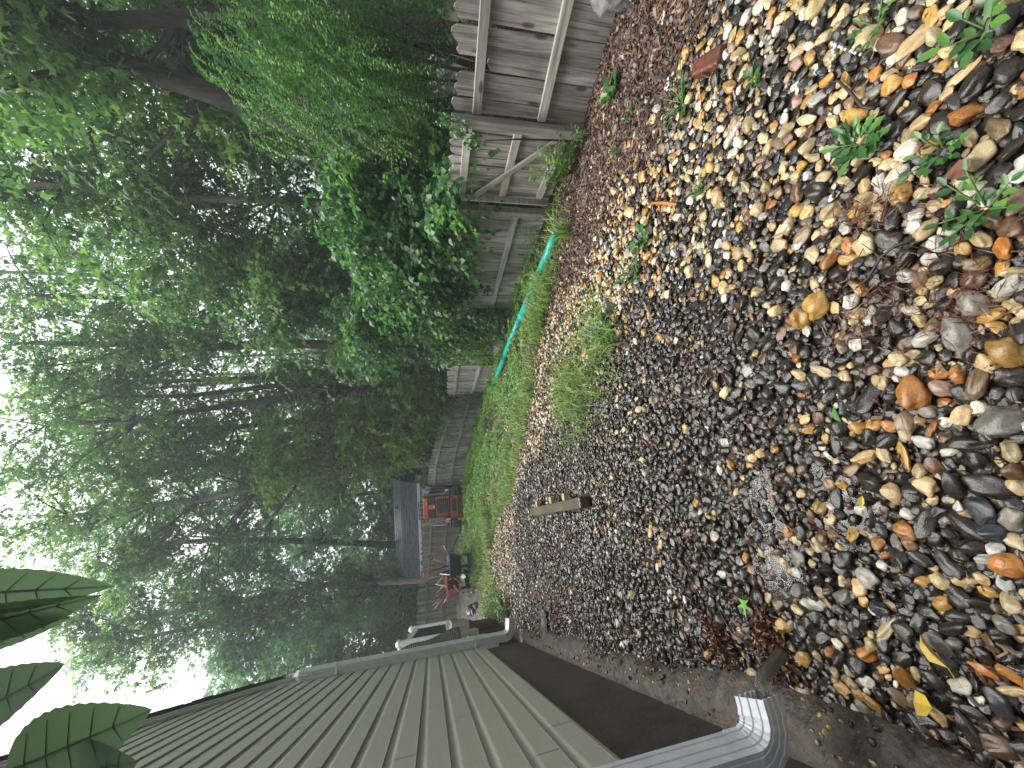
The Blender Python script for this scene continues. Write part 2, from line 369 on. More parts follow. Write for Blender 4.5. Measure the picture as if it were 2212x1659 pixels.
mx = N_(t, 'ShaderNodeMix', data_type='RGBA'); t.links.new(a1.outputs['Fac'], mx.inputs[0]); t.links.new(soil.outputs[0], mx.inputs[6]); t.links.new(mul.outputs[0], mx.inputs[7])
mx2 = N_(t, 'ShaderNodeMix', data_type='RGBA'); t.links.new(a2.outputs['Fac'], mx2.inputs[0]); t.links.new(mx.outputs[2], mx2.inputs[6]); t.links.new(gr.outputs[0], mx2.inputs[7])
t.links.new(mx2.outputs[2], p.inputs['Base Color'])
rr = ramp(t, [(0.35, (0.25,) * 3), (0.65, (0.8,) * 3)], n1.outputs['Fac']); t.links.new(rr.outputs[0], p.inputs['Roughness'])
bp = N_(t, 'ShaderNodeBump', Strength=0.9, Distance=0.012); t.links.new(n2.outputs['Fac'], bp.inputs['Height']); t.links.new(bp.outputs[0], p.inputs['Normal'])
me.materials.append(m); M['soil'] = m
ground = bpy.data.objects.new('ground', me); link(ground); tag(ground, kind='structure')

# ------------------------------------------------------------------ pebbles
PEB = '''
0.25,1.18,0.130,.75,g 0.21,1.25,0.096,.8,g 0.32,1.28,0.057,.7,b 0.34,1.19,0.039,.8,c 0.41,1.13,0.074,.6,o -0.07,0.89,0.106,.8,o -0.04,0.98,0.060,.8,c 
0.09,1.05,0.053,.8,w 0.09,0.86,0.073,.6,w 0.09,0.79,0.108,.6,y 0.18,0.96,0.092,.5,d 0.13,0.93,0.058,.7,d 0.00,1.00,0.054,.8,n 0.00,0.73,0.060,.8,c 
0.03,0.69,0.089,.8,g -0.05,0.75,0.094,.5,t -0.14,0.78,0.062,.75,c -0.15,0.70,0.105,.7,y -0.28,0.92,0.095,.5,g -0.28,0.98,0.073,.5,c 
-0.30,1.03,0.076,.5,c -0.30,0.85,0.060,.7,n -0.09,1.01,0.136,.45,d -0.22,0.77,0.084,.5,d -0.24,0.97,0.079,.6,d -0.35,0.80,0.081,.6,d 
-0.33,0.73,0.092,.7,d 0.24,0.75,0.066,.8,n 0.28,0.74,0.055,.7,t 0.20,0.69,0.068,.6,w 0.17,0.75,0.083,.7,y 0.13,0.72,0.059,.6,g 0.29,0.90,0.050,.8,w 
0.28,1.03,0.062,.6,g 0.18,0.89,0.068,.4,w 0.20,1.04,0.063,.7,c 0.02,1.52,0.066,.9,w 0.06,1.27,0.049,.8,o -0.01,1.26,0.065,.6,c 0.12,1.40,0.088,.6,d 
0.27,1.36,0.060,.8,c 0.12,1.15,0.068,.7,d 0.09,1.10,0.065,.5,t -0.17,1.41,0.079,.5,d -0.18,1.19,0.054,.8,n -0.33,1.39,0.044,.9,g -0.43,1.52,0.042,.8,g 
-0.36,1.46,0.045,.9,c -0.35,1.07,0.064,.7,t -0.42,1.11,0.040,.8,g 0.26,2.19,0.057,.8,g -0.28,1.13,0.082,.5,d -0.17,0.91,0.076,.7,t 
-0.19,0.85,0.054,.5,o -0.45,1.36,0.060,.7,n 0.27,0.87,0.067,.6,t -0.14,1.03,0.076,.6,d -0.07,1.09,0.065,.8,d -0.10,1.15,0.068,.7,d 
-0.01,0.92,0.051,.6,w -0.01,0.95,0.046,.8,n -0.02,0.83,0.047,.7,o 0.02,0.76,0.067,.5,d 0.03,0.86,0.067,.8,d -0.05,1.26,0.073,.6,b 0.00,1.17,0.084,.5,c 
-0.04,1.13,0.059,.9,d 0.18,1.47,0.082,.8,d -0.16,1.29,0.049,.7,d 0.10,0.71,0.048,.6,g 0.12,0.84,0.054,.7,t 0.15,0.87,0.049,.8,c 0.88,1.02,0.103,.5,g 
0.99,0.85,0.096,.6,c 1.02,0.91,0.088,.7,n 1.03,0.82,0.065,.6,g 0.98,0.77,0.067,.5,c 0.96,0.81,0.064,.5,c 0.57,0.73,0.076,.75,c 0.55,0.90,0.069,.8,g 
0.59,1.12,0.074,.7,c 1.18,0.99,0.060,.6,t 1.21,0.98,0.047,.7,c 1.38,1.18,0.046,.8,w 1.26,1.21,0.063,.6,c 1.20,1.17,0.061,.8,g 1.07,1.11,0.073,.5,g 
1.02,1.05,0.063,.6,g 0.95,1.01,0.041,.9,c 0.92,0.97,0.066,.5,y 1.05,1.19,0.062,.6,g 0.96,1.11,0.051,.4,n 0.98,1.19,0.085,.5,c 0.87,1.19,0.062,.8,c 
0.89,1.65,0.090,.8,c 1.38,1.55,0.086,.6,g 0.81,0.76,0.100,.3,c 0.36,0.82,0.053,.8,w 0.62,0.69,0.078,.5,t 0.42,0.94,0.084,.7,d 0.58,1.01,0.061,.8,c 
0.96,1.31,0.083,.5,t 0.84,0.91,0.076,.6,d 0.47,0.87,0.043,.8,w 0.56,0.94,0.039,.9,w 0.99,1.27,0.065,.7,c 0.68,1.16,0.083,.8,d 0.74,0.85,0.060,.6,c 
0.55,1.04,0.042,.9,g 0.53,0.97,0.053,.6,c 0.51,1.07,0.043,.9,w 0.47,1.10,0.051,.9,c 0.76,1.09,0.051,.7,c 0.82,1.17,0.061,.5,c 0.79,1.24,0.048,.9,c 
0.65,1.05,0.056,.6,y 0.76,1.32,0.050,.9,t 0.70,0.91,0.044,.5,c 1.06,0.95,0.039,.8,w 0.98,0.91,0.044,.7,w 0.59,1.33,0.076,.4,c 0.81,1.82,0.054,.7,c 
0.85,1.76,0.064,.7,c 0.93,0.87,0.037,.8,c 0.94,0.76,0.078,.6,d 0.86,0.74,0.066,.7,d 0.76,0.73,0.076,.7,d 0.67,1.01,0.068,.7,d -0.72,1.03,0.076,.9,w 
-0.67,1.33,0.053,.8,o -0.87,0.98,0.105,.35,c -1.00,0.93,0.096,.5,o -1.27,0.97,0.099,.45,c -0.84,0.75,0.061,.6,o -0.85,0.76,0.057,.4,n 
-0.82,0.70,0.058,.5,o -0.83,0.85,0.080,.6,y -0.53,0.70,0.075,.8,o -0.46,0.69,0.053,.7,c -0.51,0.77,0.075,.55,d -0.45,0.78,0.120,.35,d 
-0.48,0.87,0.106,.5,d -1.15,1.02,0.065,.7,g -1.35,1.16,0.065,.6,c -1.30,1.27,0.083,.7,t -1.13,1.09,0.045,.9,c -1.15,1.07,0.045,.8,g 
-1.07,0.94,0.076,.5,t -1.03,0.72,0.084,.7,n -0.86,0.70,0.083,.3,c -0.76,0.74,0.056,.7,n -0.81,1.00,0.064,.7,b -0.81,1.05,0.044,.7,g 
-0.59,1.00,0.048,.8,o -0.62,0.98,0.037,.6,o -1.06,1.16,0.059,.6,o -0.99,1.04,0.060,.7,o -0.76,1.23,0.041,.8,c -0.64,0.84,0.052,.8,c 
-0.60,0.80,0.050,.5,g -0.62,0.79,0.049,.6,c -0.61,0.78,0.049,.4,c -0.62,0.74,0.039,.8,g -0.66,0.88,0.044,.7,g -1.37,1.08,0.067,.7,c 
-1.36,1.04,0.071,.7,t -1.10,0.90,0.089,.5,d -1.23,1.30,0.052,.8,t -1.29,1.61,0.066,.8,t -0.58,0.82,0.092,.5,d -0.52,0.85,0.061,.7,d 
-0.66,0.80,0.077,.6,d -0.66,0.75,0.078,.4,d -0.72,0.80,0.068,.6,d -0.77,0.82,0.092,.4,d -0.80,0.89,0.073,.5,d -0.93,1.08,0.062,.6,d 
-0.92,0.99,0.069,.6,d -0.95,0.85,0.076,.6,d -0.89,0.77,0.053,.6,d -1.13,0.88,0.097,.5,d -1.19,0.93,0.075,.6,d -1.03,0.78,0.111,.4,d 
-0.69,0.71,0.059,.7,y -1.05,0.90,0.054,.8,t -1.27,1.12,0.064,.6,d -1.27,1.05,0.050,.5,t -1.36,1.21,0.055,.6,d -1.07,1.13,0.070,.6,d 
-0.57,0.95,0.056,.7,y '''

PAL = dict(d=(.028,.0225,.0165), b=(.036,.039,.043), g=(.44,.25,.062), o=(.38,.155,.034), c=(.50,.375,.19), w=(.54,.51,.43), t=(.23,.15,.078), y=(.20,.185,.155), n=(.115,.062,.03), k=(.33,.19,.14))
m, t, p, out = newmat('wet_pebble')
at = N_(t, 'ShaderNodeAttribute', attribute_type='INSTANCER', attribute_name='tint')
oi = t.nodes.new('ShaderNodeObjectInfo'); tc = t.nodes.new('ShaderNodeTexCoord')
ad = N_(t, 'ShaderNodeVectorMath', operation='MULTIPLY_ADD'); t.links.new(oi.outputs['Random'], ad.inputs[0]); ad.inputs[1].default_value = (41, 23, 67); t.links.new(tc.outputs['Object'], ad.inputs[2])
n1 = N_(t, 'ShaderNodeTexNoise', Scale=1.3, Detail=5.0, Roughness=0.65, Distortion=0.8); t.links.new(ad.outputs[0], n1.inputs['Vector'])
n2 = N_(t, 'ShaderNodeTexNoise', Scale=9.0, Detail=3.0, Roughness=0.7); t.links.new(ad.outputs[0], n2.inputs['Vector'])
r1 = ramp(t, [(0.28, (0.55, 0.50, 0.44)), (0.5, (0.95, 0.95, 0.95)), (0.75, (1.35, 1.32, 1.25))], n1.outputs['Fac'])
r2 = ramp(t, [(0.32, (0.62, 0.60, 0.58)), (0.52, (1, 1, 1))], n2.outputs['Fac'])
k1 = N_(t, 'ShaderNodeMix', data_type='RGBA', blend_type='MULTIPLY'); k1.inputs[0].default_value = 1; t.links.new(at.outputs['Color'], k1.inputs[6]); t.links.new(r1.outputs[0], k1.inputs[7])
k2 = N_(t, 'ShaderNodeMix', data_type='RGBA', blend_type='MULTIPLY'); k2.inputs[0].default_value = 1; t.links.new(k1.outputs[2], k2.inputs[6]); t.links.new(r2.outputs[0], k2.inputs[7])
t.links.new(k2.outputs[2], p.inputs['Base Color'])
r3 = ramp(t, [(0.3, (0.09,) * 3), (0.7, (0.36,) * 3)], n1.outputs['Fac']); t.links.new(r3.outputs[0], p.inputs['Roughness'])
p.inputs['Specular IOR Level'].default_value = 0.6
bp = N_(t, 'ShaderNodeBump', Strength=0.16, Distance=0.08); t.links.new(n2.outputs['Fac'], bp.inputs['Height']); t.links.new(bp.outputs[0], p.inputs['Normal'])
M['pebble'] = m

def pebble_mesh(k, sub=3):
    bm = bmesh.new(); bmesh.ops.create_icosphere(bm, subdivisions=sub, radius=1.0)
    ex = 0.75 + 0.5 * random.random()
    for v in bm.verts:
        c = v.co.copy(); n = mnoise.noise_vector(c * 0.9 + Vector((k * 7.3, k * 3.1, 1.7)))
        q = mnoise.noise(c * 1.7 + Vector((k * 2.3, 9.1, k)))
        c = c + n * 0.40 + c * q * 0.22
        sx = abs(c.x); c.x *= (1.0 + 0.10 * math.copysign(min(1, sx), c.x) * (ex - 1))
        v.co = c
    me = bpy.data.meshes.new('pebble'); bm.to_mesh(me); bm.free(); me.materials.append(M['pebble']); me.shade_smooth(); return me
PEBM = [pebble_mesh(k) for k in range(12)]

stones = []   # x, y, long diameter, aspect, flat, colour
for w in PEB.split():
    a = w.split(','); stones.append((float(a[0]), float(a[1]), float(a[2]), float(a[3]), a[4]))
# free spots (x, y, r) that the litter must not cover
cell = 0.06; grid = {}
def clear(x, y, r, k):
    R_ = int(math.ceil((r + 0.075) / cell)); cx, cy = int(x // cell), int(y // cell)
    for i in range(cx - R_, cx + R_ + 1):
        for j in range(cy - R_, cy + R_ + 1):
            for (a, b, c) in grid.get((i, j), ()):
                if (a - x) ** 2 + (b - y) ** 2 < (k * (r + c)) ** 2: return False
    return True
def put(x, y, r): grid.setdefault((int(x // cell), int(y // cell)), []).append((x, y, r))
for (x, y, L, a, c) in stones: put(x, y, L * .5 * (1 + a) / 2 * .9)
BL = [((-1.14, 3.42), (-1.80, 5.20), .11)]       # lying timber keeps its own ground
def seg_d(x, y, a, b):
    ax, ay = a; bx, by = b; dx, dy = bx - ax, by - ay; t_ = max(0, min(1, ((x - ax) * dx + (y - ay) * dy) / (dx * dx + dy * dy)))
    return math.hypot(x - ax - t_ * dx, y - ay - t_ * dy)
rest = []
def gravel_density(x, y):
    x = np.asarray(x, float); y = np.asarray(y, float)
    d = (1 - 0.92 * mulch_w(x, y)) * (1 - 0.75 * grass_w(x, y))
    w_ = wall_off(x, y)
    d = d * np.clip((w_ - np.where(y < 1.35, .04, .11)) / .10, 0, 1)
    d = np.where((y > 9.6) | (x > fenceX(y) - .06), 0, d)
    return np.where((x < -2.9) & (y > 4.6), d * .8, d)
def paleness(x, y):
    pale = sstep(-.25, .25, x - thr(y) + 0.5 * (fbm(x, y, 1.6) - .5)) * np.where(y < 2.4, .52, .80)
    pale = np.maximum(pale, sstep(6.2, 7.2, y) * .72)
    return np.where(y < 1.3, np.maximum(pale, .22), pale) * .82 + .085
def colour(pl):
    if random.random() < pl: return random.choices('gocwtnk', [.13, .05, .42, .25, .09, .03, .03])[0]
    return random.choices('dbyn', [.80, .07, .06, .07])[0]
# three passes: bigger stones first, then the bed, then the small ones that fill the joints
for (smin, smax, n) in ((.056, .080, 2600), (.040, .064, 50000), (.024, .036, 50000)):
    Ys = rng.random(n) ** 1.25 * 9.0 + .45
    lo = np.maximum(-2.633 - (Ys - 3.347) * .5452, -.65 * Ys - 1.0); hi = np.minimum(fenceX(Ys), .85 + .95 * Ys)
    hi = np.where(Ys > 6, np.minimum(hi, grassX(Ys) + 1.8), hi)
    Xs = lo + rng.random(n) * (hi - lo)
    ok = rng.random(n) < gravel_density(Xs, Ys)
    if smin < .03: ok &= Ys < 4.2
    if smin >= .05: ok &= Ys < 3.4
    Xs, Ys = Xs[ok], Ys[ok]; PLs = paleness(Xs, Ys)
    for x, y, pl in zip(Xs.tolist(), Ys.tolist(), PLs.tolist()):
        sz = smin + (smax - smin) * random.random() ** 1.6
        if y > 3.2: sz *= .92
        asp = random.uniform(.55, .95); r = sz * .5 * (1 + asp) / 2
        if seg_d(x, y, *BL[0][:2]) < .075: continue
        if not clear(x, y, r, .78): continue
        put(x, y, r); rest.append((x, y, sz, asp, colour(pl)))
def screen(st, z):
    x, y, L = st[0], st[1], st[2]; v = Vector((x, y, z - CAMH)); Z = v.dot(fwd)
    if Z < .1: return -1
    a, b = v.dot(ru) / Z, v.dot(dv) / Z
    if abs(a) > 1.02 or abs(b) > 1.36: return -1
    return L * st[3] ** .5 / Z
allst = stones + rest
ZA = HZ(np.array([q[0] for q in allst]), np.array([q[1] for q in allst])).tolist()
scr = [screen(q, z) for q, z in zip(allst, ZA)]
order = sorted(range(len(allst)), key=lambda i: -scr[i])
big = set(order[:298])
def stone_xf(st, z0, lift):
    x, y, L, asp, c = st
    flat = random.uniform(.36, .66); rx, ry, rz = L * .5, L * .5 * asp, L * .5 * min(asp, .95) * flat * 1.15
    z = z0 + rz * lift + random.uniform(-.10, .35) * rz
    rot = (random.gauss(0, .22), random.gauss(0, .22), random.uniform(0, 6.283))
    b = PAL[c]; k = random.uniform(.72, 1.28); h = random.uniform(-.07, .07)
    return (x, y, z), rot, (rx, ry, rz), (min(1, b[0] * k * (1 + h)), min(1, b[1] * k), min(1, b[2] * k * (1 - h)))
for i in sorted(big):
    loc, rot, scl, col = stone_xf(allst[i], ZA[i], .42)
    o = bpy.data.objects.new('pebble', random.choice(PEBM)); link(o, ground); o.location = loc; o.rotation_euler = rot; o.scale = scl; o['tint'] = col
# a rough under-layer so that no bare sheet shows between the stones
uy = rng.random(9000) ** 1.1 * 3.4 + .45; ux = rng.random(9000) * (1.55 * uy + 1.5) - .6 * uy - .9
ok = (rng.random(9000) < gravel_density(ux, uy)) & (ux < fenceX(uy) - .05); ux, uy = ux[ok], uy[ok]; uz = HZ(ux, uy)
P_, R_, S_, C_ = [], [], [], []
for i, st in enumerate(allst):
    if i in big: continue
    a, b, c, d = stone_xf(st, ZA[i], .35); P_.append(a); R_.append(b); S_.append(c); C_.append(d)
for x, y, z in zip(ux.tolist(), uy.tolist(), uz.tolist()):
    if seg_d(x, y, *BL[0][:2]) < .07: continue
    a, b, c, d = stone_xf((x, y, random.uniform(.022, .045), random.uniform(.6, .95), random.choice('dddddbydnt')), z, -.55)
    P_.append(a); R_.append(b); S_.append(c); C_.append(d)

for q in range(520):   # stones and crumbs that lie on the footing
    s_ = random.uniform(-4.2, 2.9); o_ = .015 + .15 * random.random() ** .8; v = wp(s_, o_, .150 - .06 * max(0, o_ - .04) / .1 - max(0, min(.10, (-2.8 - s_) * .25)))
    L = random.uniform(.010, .030); b = PAL[random.choice('dddnntcgy')]; P_.append(tuple(v)); R_.append((random.gauss(0, .3), random.gauss(0, .3), random.uniform(0, 6.28))); S_.append((L * .5, L * .4, L * .28)); C_.append(b)

def scatter_group(name, mat, shapes, variants=8):
    ng = bpy.data.node_groups.new(name, 'GeometryNodeTree')
    ng.interface.new_socket('Geometry', in_out='INPUT', socket_type='NodeSocketGeometry'); ng.interface.new_socket('Geometry', in_out='OUTPUT', socket_type='NodeSocketGeometry')
    gi = ng.nodes.new('NodeGroupInput'); go = ng.nodes.new('NodeGroupOutput'); L = ng.links.new
    jn = ng.nodes.new('GeometryNodeJoinGeometry')
    for k in reversed(range(variants)):
        if shapes == 'pebble':
            ic = ng.nodes.new('GeometryNodeMeshIcoSphere'); ic.inputs['Subdivisions'].default_value = 3
            nz = ng.nodes.new('ShaderNodeTexNoise'); nz.noise_dimensions = '4D'; nz.inputs['W'].default_value = k * 7.31; nz.inputs['Scale'].default_value = .85; nz.inputs['Detail'].default_value = 1.5
            amp = 1.6
        else:
            ic = ng.nodes.new('GeometryNodeMeshCube'); ic.inputs['Size'].default_value = (2, 2, 2); ic.inputs['Vertices X'].default_value = 4
            nz = ng.nodes.new('ShaderNodeTexNoise'); nz.noise_dimensions = '4D'; nz.inputs['W'].default_value = k * 5.7; nz.inputs['Scale'].default_value = 1.3; nz.inputs['Detail'].default_value = 2
            amp = 1.8
        sb = ng.nodes.new('ShaderNodeVectorMath'); sb.operation = 'SUBTRACT'; sb.inputs[1].default_value = (.5, .5, .5); L(nz.outputs['Color'], sb.inputs[0])
        sc = ng.nodes.new('ShaderNodeVectorMath'); sc.operation = 'SCALE'; sc.inputs['Scale'].default_value = amp; L(sb.outputs[0], sc.inputs[0])
        sp = ng.nodes.new('GeometryNodeSetPosition'); L(ic.outputs['Mesh'], sp.inputs['Geometry']); L(sc.outputs[0], sp.inputs['Offset'])
        last = sp.outputs[0]
        if shapes == 'pebble':
            sm = ng.nodes.new('GeometryNodeSetShadeSmooth'); L(last, sm.inputs[0]); last = sm.outputs[0]
        smt = ng.nodes.new('GeometryNodeSetMaterial'); smt.inputs['Material'].default_value = mat; L(last, smt.inputs[0])
        gt = ng.nodes.new('GeometryNodeGeometryToInstance'); L(smt.outputs[0], gt.inputs[0]); L(gt.outputs[0], jn.inputs[0])
    ip = ng.nodes.new('GeometryNodeInstanceOnPoints'); L(gi.outputs[0], ip.inputs['Points']); L(jn.outputs[0], ip.inputs['Instance']); ip.inputs['Pick Instance'].default_value = True
    def named(n, ty):
        a = ng.nodes.new('GeometryNodeInputNamedAttribute'); a.data_type = ty; a.inputs['Name'].default_value = n; return a.outputs[0]
    L(named('vid', 'INT'), ip.inputs['Instance Index']); L(named('scl', 'FLOAT_VECTOR'), ip.inputs['Scale'])
    er = ng.nodes.new('FunctionNodeEulerToRotation'); L(named('rot', 'FLOAT_VECTOR'), er.inputs[0]); L(er.outputs[0], ip.inputs['Rotation'])
    L(ip.outputs[0], go.inputs[0]); return ng
def scatter(name, P, Ro, S, C, mat, shapes, parent=None):
    me = bpy.data.meshes.new(name); n = len(P); me.vertices.add(n); me.vertices.foreach_set('co', np.array(P, np.float32).ravel())
    for nm, arr in (('rot', Ro), ('scl', S)):
        a = me.attributes.new(nm, 'FLOAT_VECTOR', 'POINT'); a.data.foreach_set('vector', np.array(arr, np.float32).ravel())
    a = me.attributes.new('tint', 'FLOAT_COLOR', 'POINT'); a.data.foreach_set('color', np.c_[np.array(C, np.float32), np.ones(n, np.float32)].ravel().astype(np.float32))
    a = me.attributes.new('vid', 'INT', 'POINT'); a.data.foreach_set('value', rng.integers(0, 8, n).astype(np.int32))
    me.update(); me.materials.append(mat)
    o = bpy.data.objects.new(name, me); link(o, parent); tag(o, kind='stuff')
    md = o.modifiers.new('scatter', 'NODES'); md.node_group = scatter_group(name, mat, shapes); return o
scatter('gravel', P_, R_, S_, C_, M['pebble'], 'pebble', ground)

# shredded mulch: chips by the fence, a few strewn through the gravel
m, t, p, out = newmat('mulch_chip'); at = N_(t, 'ShaderNodeAttribute', attribute_type='INSTANCER', attribute_name='tint')
t.links.new(at.outputs['Color'], p.inputs['Base Color']); p.inputs['Roughness'].default_value = .6; M['chip'] = m
P_, R_, S_, C_ = [], [], [], []
n = 220000
cy_ = rng.random(n) * 7 + .5; cx_ = rng.random(n) * (1.57 * cy_ + 1.7) - .62 * cy_ - 1; w = mulch_w(cx_, cy_)
pr = np.where(w > .15, w * .8, .015 + .05 * (vnoise(cx_, cy_, 2.2) > .72)) * np.where(wall_off(cx_, cy_) < .2, .3, 1)
pr = np.where((cy_ > 4.5) & (cx_ < grassX(cy_)), .02, pr); ok = (rng.random(n) < pr) & (cx_ < fenceX(cy_) - .02) & (wall_off(cx_, cy_) > .03)
cx_, cy_ = cx_[ok], cy_[ok]; cz_ = HZ(cx_, cy_)
for x, y, z in zip(cx_.tolist(), cy_.tolist(), cz_.tolist()):
    if seg_d(x, y, *BL[0][:2]) < .08: continue
    L = random.uniform(.009, .032) * (.55 if y < 1.5 else 1); P_.append((x, y, z + random.uniform(-.004, .016)))
    R_.append((random.gauss(0, .35), random.gauss(0, .35), random.uniform(0, 6.28))); S_.append((L, L * random.uniform(.12, .4), random.uniform(.001, .004)))
    C_.append(random.choice([(.030, .017, .012), (.05, .026, .017), (.085, .044, .027), (.13, .075, .048), (.22, .15, .10), (.018, .013, .011), (.105, .038, .024)]))
scatter('mulch', P_, R_, S_, C_, M['chip'], 'chip', ground)

# ------------------------------------------------------------------ house
house = empty('house', wp(0, 0, 0.1), label='tan sided house end wall with dark damp foundation and pale gutter pipes', cat='house')
HI = Matrix.Translation(-Vector(house.location))
def hpart(mb, name, mat, parent=None, smooth=False, bevel=0.0):
    o = mb.build(name, mat, None, smooth, bevel); par = parent or house; o.parent = par
    o.matrix_parent_inverse = HI if par is house else Matrix.Identity(4)
    return o
ZS, EXPO, ZE, SE, SLOPE = 0.76, 0.17, 3.72, 2.95, 0.64
S0 = -7.0
def rake_s(z): return SE if z <= ZE else SE - (z - ZE) / SLOPE
prof = [(0.000, 0.000), (0.017, 0.000), (0.0165, 0.006), (0.0145, 0.112), (0.0125, 0.121), (0.0075, 0.131), (0.0035, 0.141), (0.002, 0.152), (0.002, 0.176)]
seam_rng = random.Random(5)
k = 0; z = ZS
while z < 6.2:
    far = rake_s(z + .05); cuts = [far]
    c = far - seam_rng.uniform(.5, 2.4)
    while c > S0 + .8: cuts.append(c); c -= seam_rng.uniform(2.2, 2.9)
    cuts.append(S0)
    for q in range(len(cuts) - 1):
        mb = MB(); lift = 0.0016 * (q % 2); ring = []
        for e, sc in ((cuts[q], True), (cuts[q + 1] - (.02 if q < len(cuts) - 2 else 0), False)):
            for (o_, dz) in prof:
                s_ = min(e, rake_s(z + dz)) if sc else e
                ring.append(wp(s_, o_ + lift, z + dz))
        n = len(prof)
        if (ring[0] - ring[n]).length < .05: continue
        mb.add(ring, [(i + 1, i, n + i, n + i + 1) for i in range(n - 1)])
        hpart(mb, 'siding_panel', M['siding'])
    z += EXPO
# body of the house behind the siding (so that the wall has depth)
top = lambda s: ZE + (SE - s) * SLOPE
mb = MB(); d = -0.006; RID = -1.4
pr_ = [(SE - .02, ZS - .02), (SE - .02, ZE - .01), (RID, ZE + (SE - RID) * SLOPE - .02), (S0, ZE + (SE - RID) * SLOPE - .02 - (RID - S0) * SLOPE), (S0, ZS - .02)]
mb.add([wp(s, d, zz) for s, zz in pr_] + [wp(s, -6.5, zz) for s, zz in pr_], [(0, 1, 2, 3, 4), (9, 8, 7, 6, 5)] + [(i, 5 + i, 5 + (i + 1) % 5, (i + 1) % 5) for i in range(5)])
hpart(mb, 'wall', M['siding'])
mb = MB(); pr_ = [(SE - .06, -.2), (SE - .06, ZS + .01), (S0, ZS + .01), (S0, -.2)]
mb.add([wp(s, -.022, zz) for s, zz in pr_] + [wp(s, -6.4, zz) for s, zz in pr_], [(0, 1, 2, 3), (7, 6, 5, 4)] + [(i, 4 + i, 4 + (i + 1) % 4, (i + 1) % 4) for i in range(4)])
hpart(mb, 'foundation', M['found'])
# rough footing that sticks out of the gravel along the wall
mb = MB(); n = 620; frnd = random.Random(3); rows = []; m_ = 9
for i in range(n + 1):
    s = SE + .05 - (SE + .05 - S0) * i / n; w1 = (.07 if s > -2.75 else max(.0, .07 - (-2.75 - s) * .35)) + .03 * math.sin(s * 2.1) + .02 * math.sin(s * 5.3) + .03 * mnoise.noise(Vector((s * 6, 3, 0))); rw = []
    for j in range(m_):
        q = j / (m_ - 1); o_ = -.05 + (w1 + .17) * q; zz = .148 - max(0, min(.10, (-2.8 - s) * .25)) * min(1, q * 2) - .10 * max(0, (o_ - w1 * .5) / (w1 * .5 + .12)) ** 1.3 + (.022 * mnoise.noise(Vector((s * 9, o_ * 9, 1))) + .012 * mnoise.noise(Vector((s * 30, o_ * 30, 5)))) * min(1, q * 3)
        rw.append(wp(s, o_, zz if j < m_ - 1 else -.1))
    rows.append(rw)
mb.add([p for r in rows for p in r], [(i * m_ + j, i * m_ + j + 1, i * m_ + m_ + 1 + j, i * m_ + m_ + j) for i in range(n) for j in range(m_ - 1)])
hpart(mb, 'footing', M['ledge'], smooth=True)
# starter strip, corner post
mb = MB(); mb.add([wp(S0, .004, ZS - .03), wp(SE - .05, .004, ZS - .03), wp(SE - .05, .004, ZS + .004), wp(S0, .004, ZS + .004), wp(S0, -.02, ZS - .03), wp(SE - .05, -.02, ZS - .03), wp(SE - .05, -.02, ZS + .004), wp(S0, -.02, ZS + .004)],
                 [(0, 1, 2, 3), (4, 5, 1, 0), (1, 5, 6, 2)]); hpart(mb, 'starter_strip', M['siding'])
mb = MB(); mb.hexa([wp(SE - .03, -.08, ZS - .015), wp(SE + .05, -.08, ZS - .015), wp(SE + .05, .022, ZS - .015), wp(SE - .03, .022, ZS - .015),
                    wp(SE - .03, -.08, ZE + .03), wp(SE + .05, -.08, ZE + .03), wp(SE + .05, .022, ZE + .03), wp(SE - .03, .022, ZE + .03)]); hpart(mb, 'corner_post', M['siding'], bevel=.006)
# rake boards, soffit return and roof
def slope_box(sa, sb, o1, o2, below, above):   # bar following the rake from s=sa (low) to s=sb
    f = lambda s, h: ZE + (SE - s) * SLOPE + h
    return [wp(sa, o1, f(sa, below)), wp(sa, o2, f(sa, below)), wp(sb, o2, f(sb, below)), wp(sb, o1, f(sb, below)),
            wp(sa, o1, f(sa, above)), wp(sa, o2, f(sa, above)), wp(sb, o2, f(sb, above)), wp(sb, o1, f(sb, above))]
hpart(MB().hexa(slope_box(SE + .30, RID, .018, .045, -.10, .06)), 'rake_board', M['trim'], bevel=.003)
hpart(MB().hexa(slope_box(SE + .28, RID, .045, .062, -.02, .075)), 'rake_board', M['trim'], bevel=.002)
roof = hpart(MB().hexa(slope_box(SE + .30, RID, -6.6, .075, .078, .100)), 'roof', M['shingle'])
f = lambda s, h: ZE + (SE - s) * SLOPE + h
s = SE + .34; rr_ = random.Random(9)
while s > RID + .1:
    e = s - .22; j = rr_.uniform(-.006, .006)
    mb = MB().hexa([wp(s, -6.6, f(s, .112)), wp(s, .10 + j, f(s, .112)), wp(e, .10 + j, f(e, .102)), wp(e, -6.6, f(e, .102)),
                    wp(s, -6.6, f(s, .128)), wp(s, .10 + j, f(s, .128)), wp(e, .10 + j, f(e, .107)), wp(e, -6.6, f(e, .107))])
    o = mb.build('shingle', M['shingle'], None); o.parent = roof; s -= .145
back = MB().hexa([wp(RID, -6.6, f(RID, .06)), wp(RID, .075, f(RID, .06)), wp(S0 - .3, .075, f(RID, .06) - (RID - S0) * SLOPE), wp(S0 - .3, -6.6, f(RID, .06) - (RID - S0) * SLOPE),
                  wp(RID, -6.6, f(RID, .12)), wp(RID, .075, f(RID, .12)), wp(S0 - .3, .075, f(RID, .12) - (RID - S0) * SLOPE), wp(S0 - .3, -6.6, f(RID, .12) - (RID - S0) * SLOPE)])
hpart(back, 'roof_back', M['shingle'])
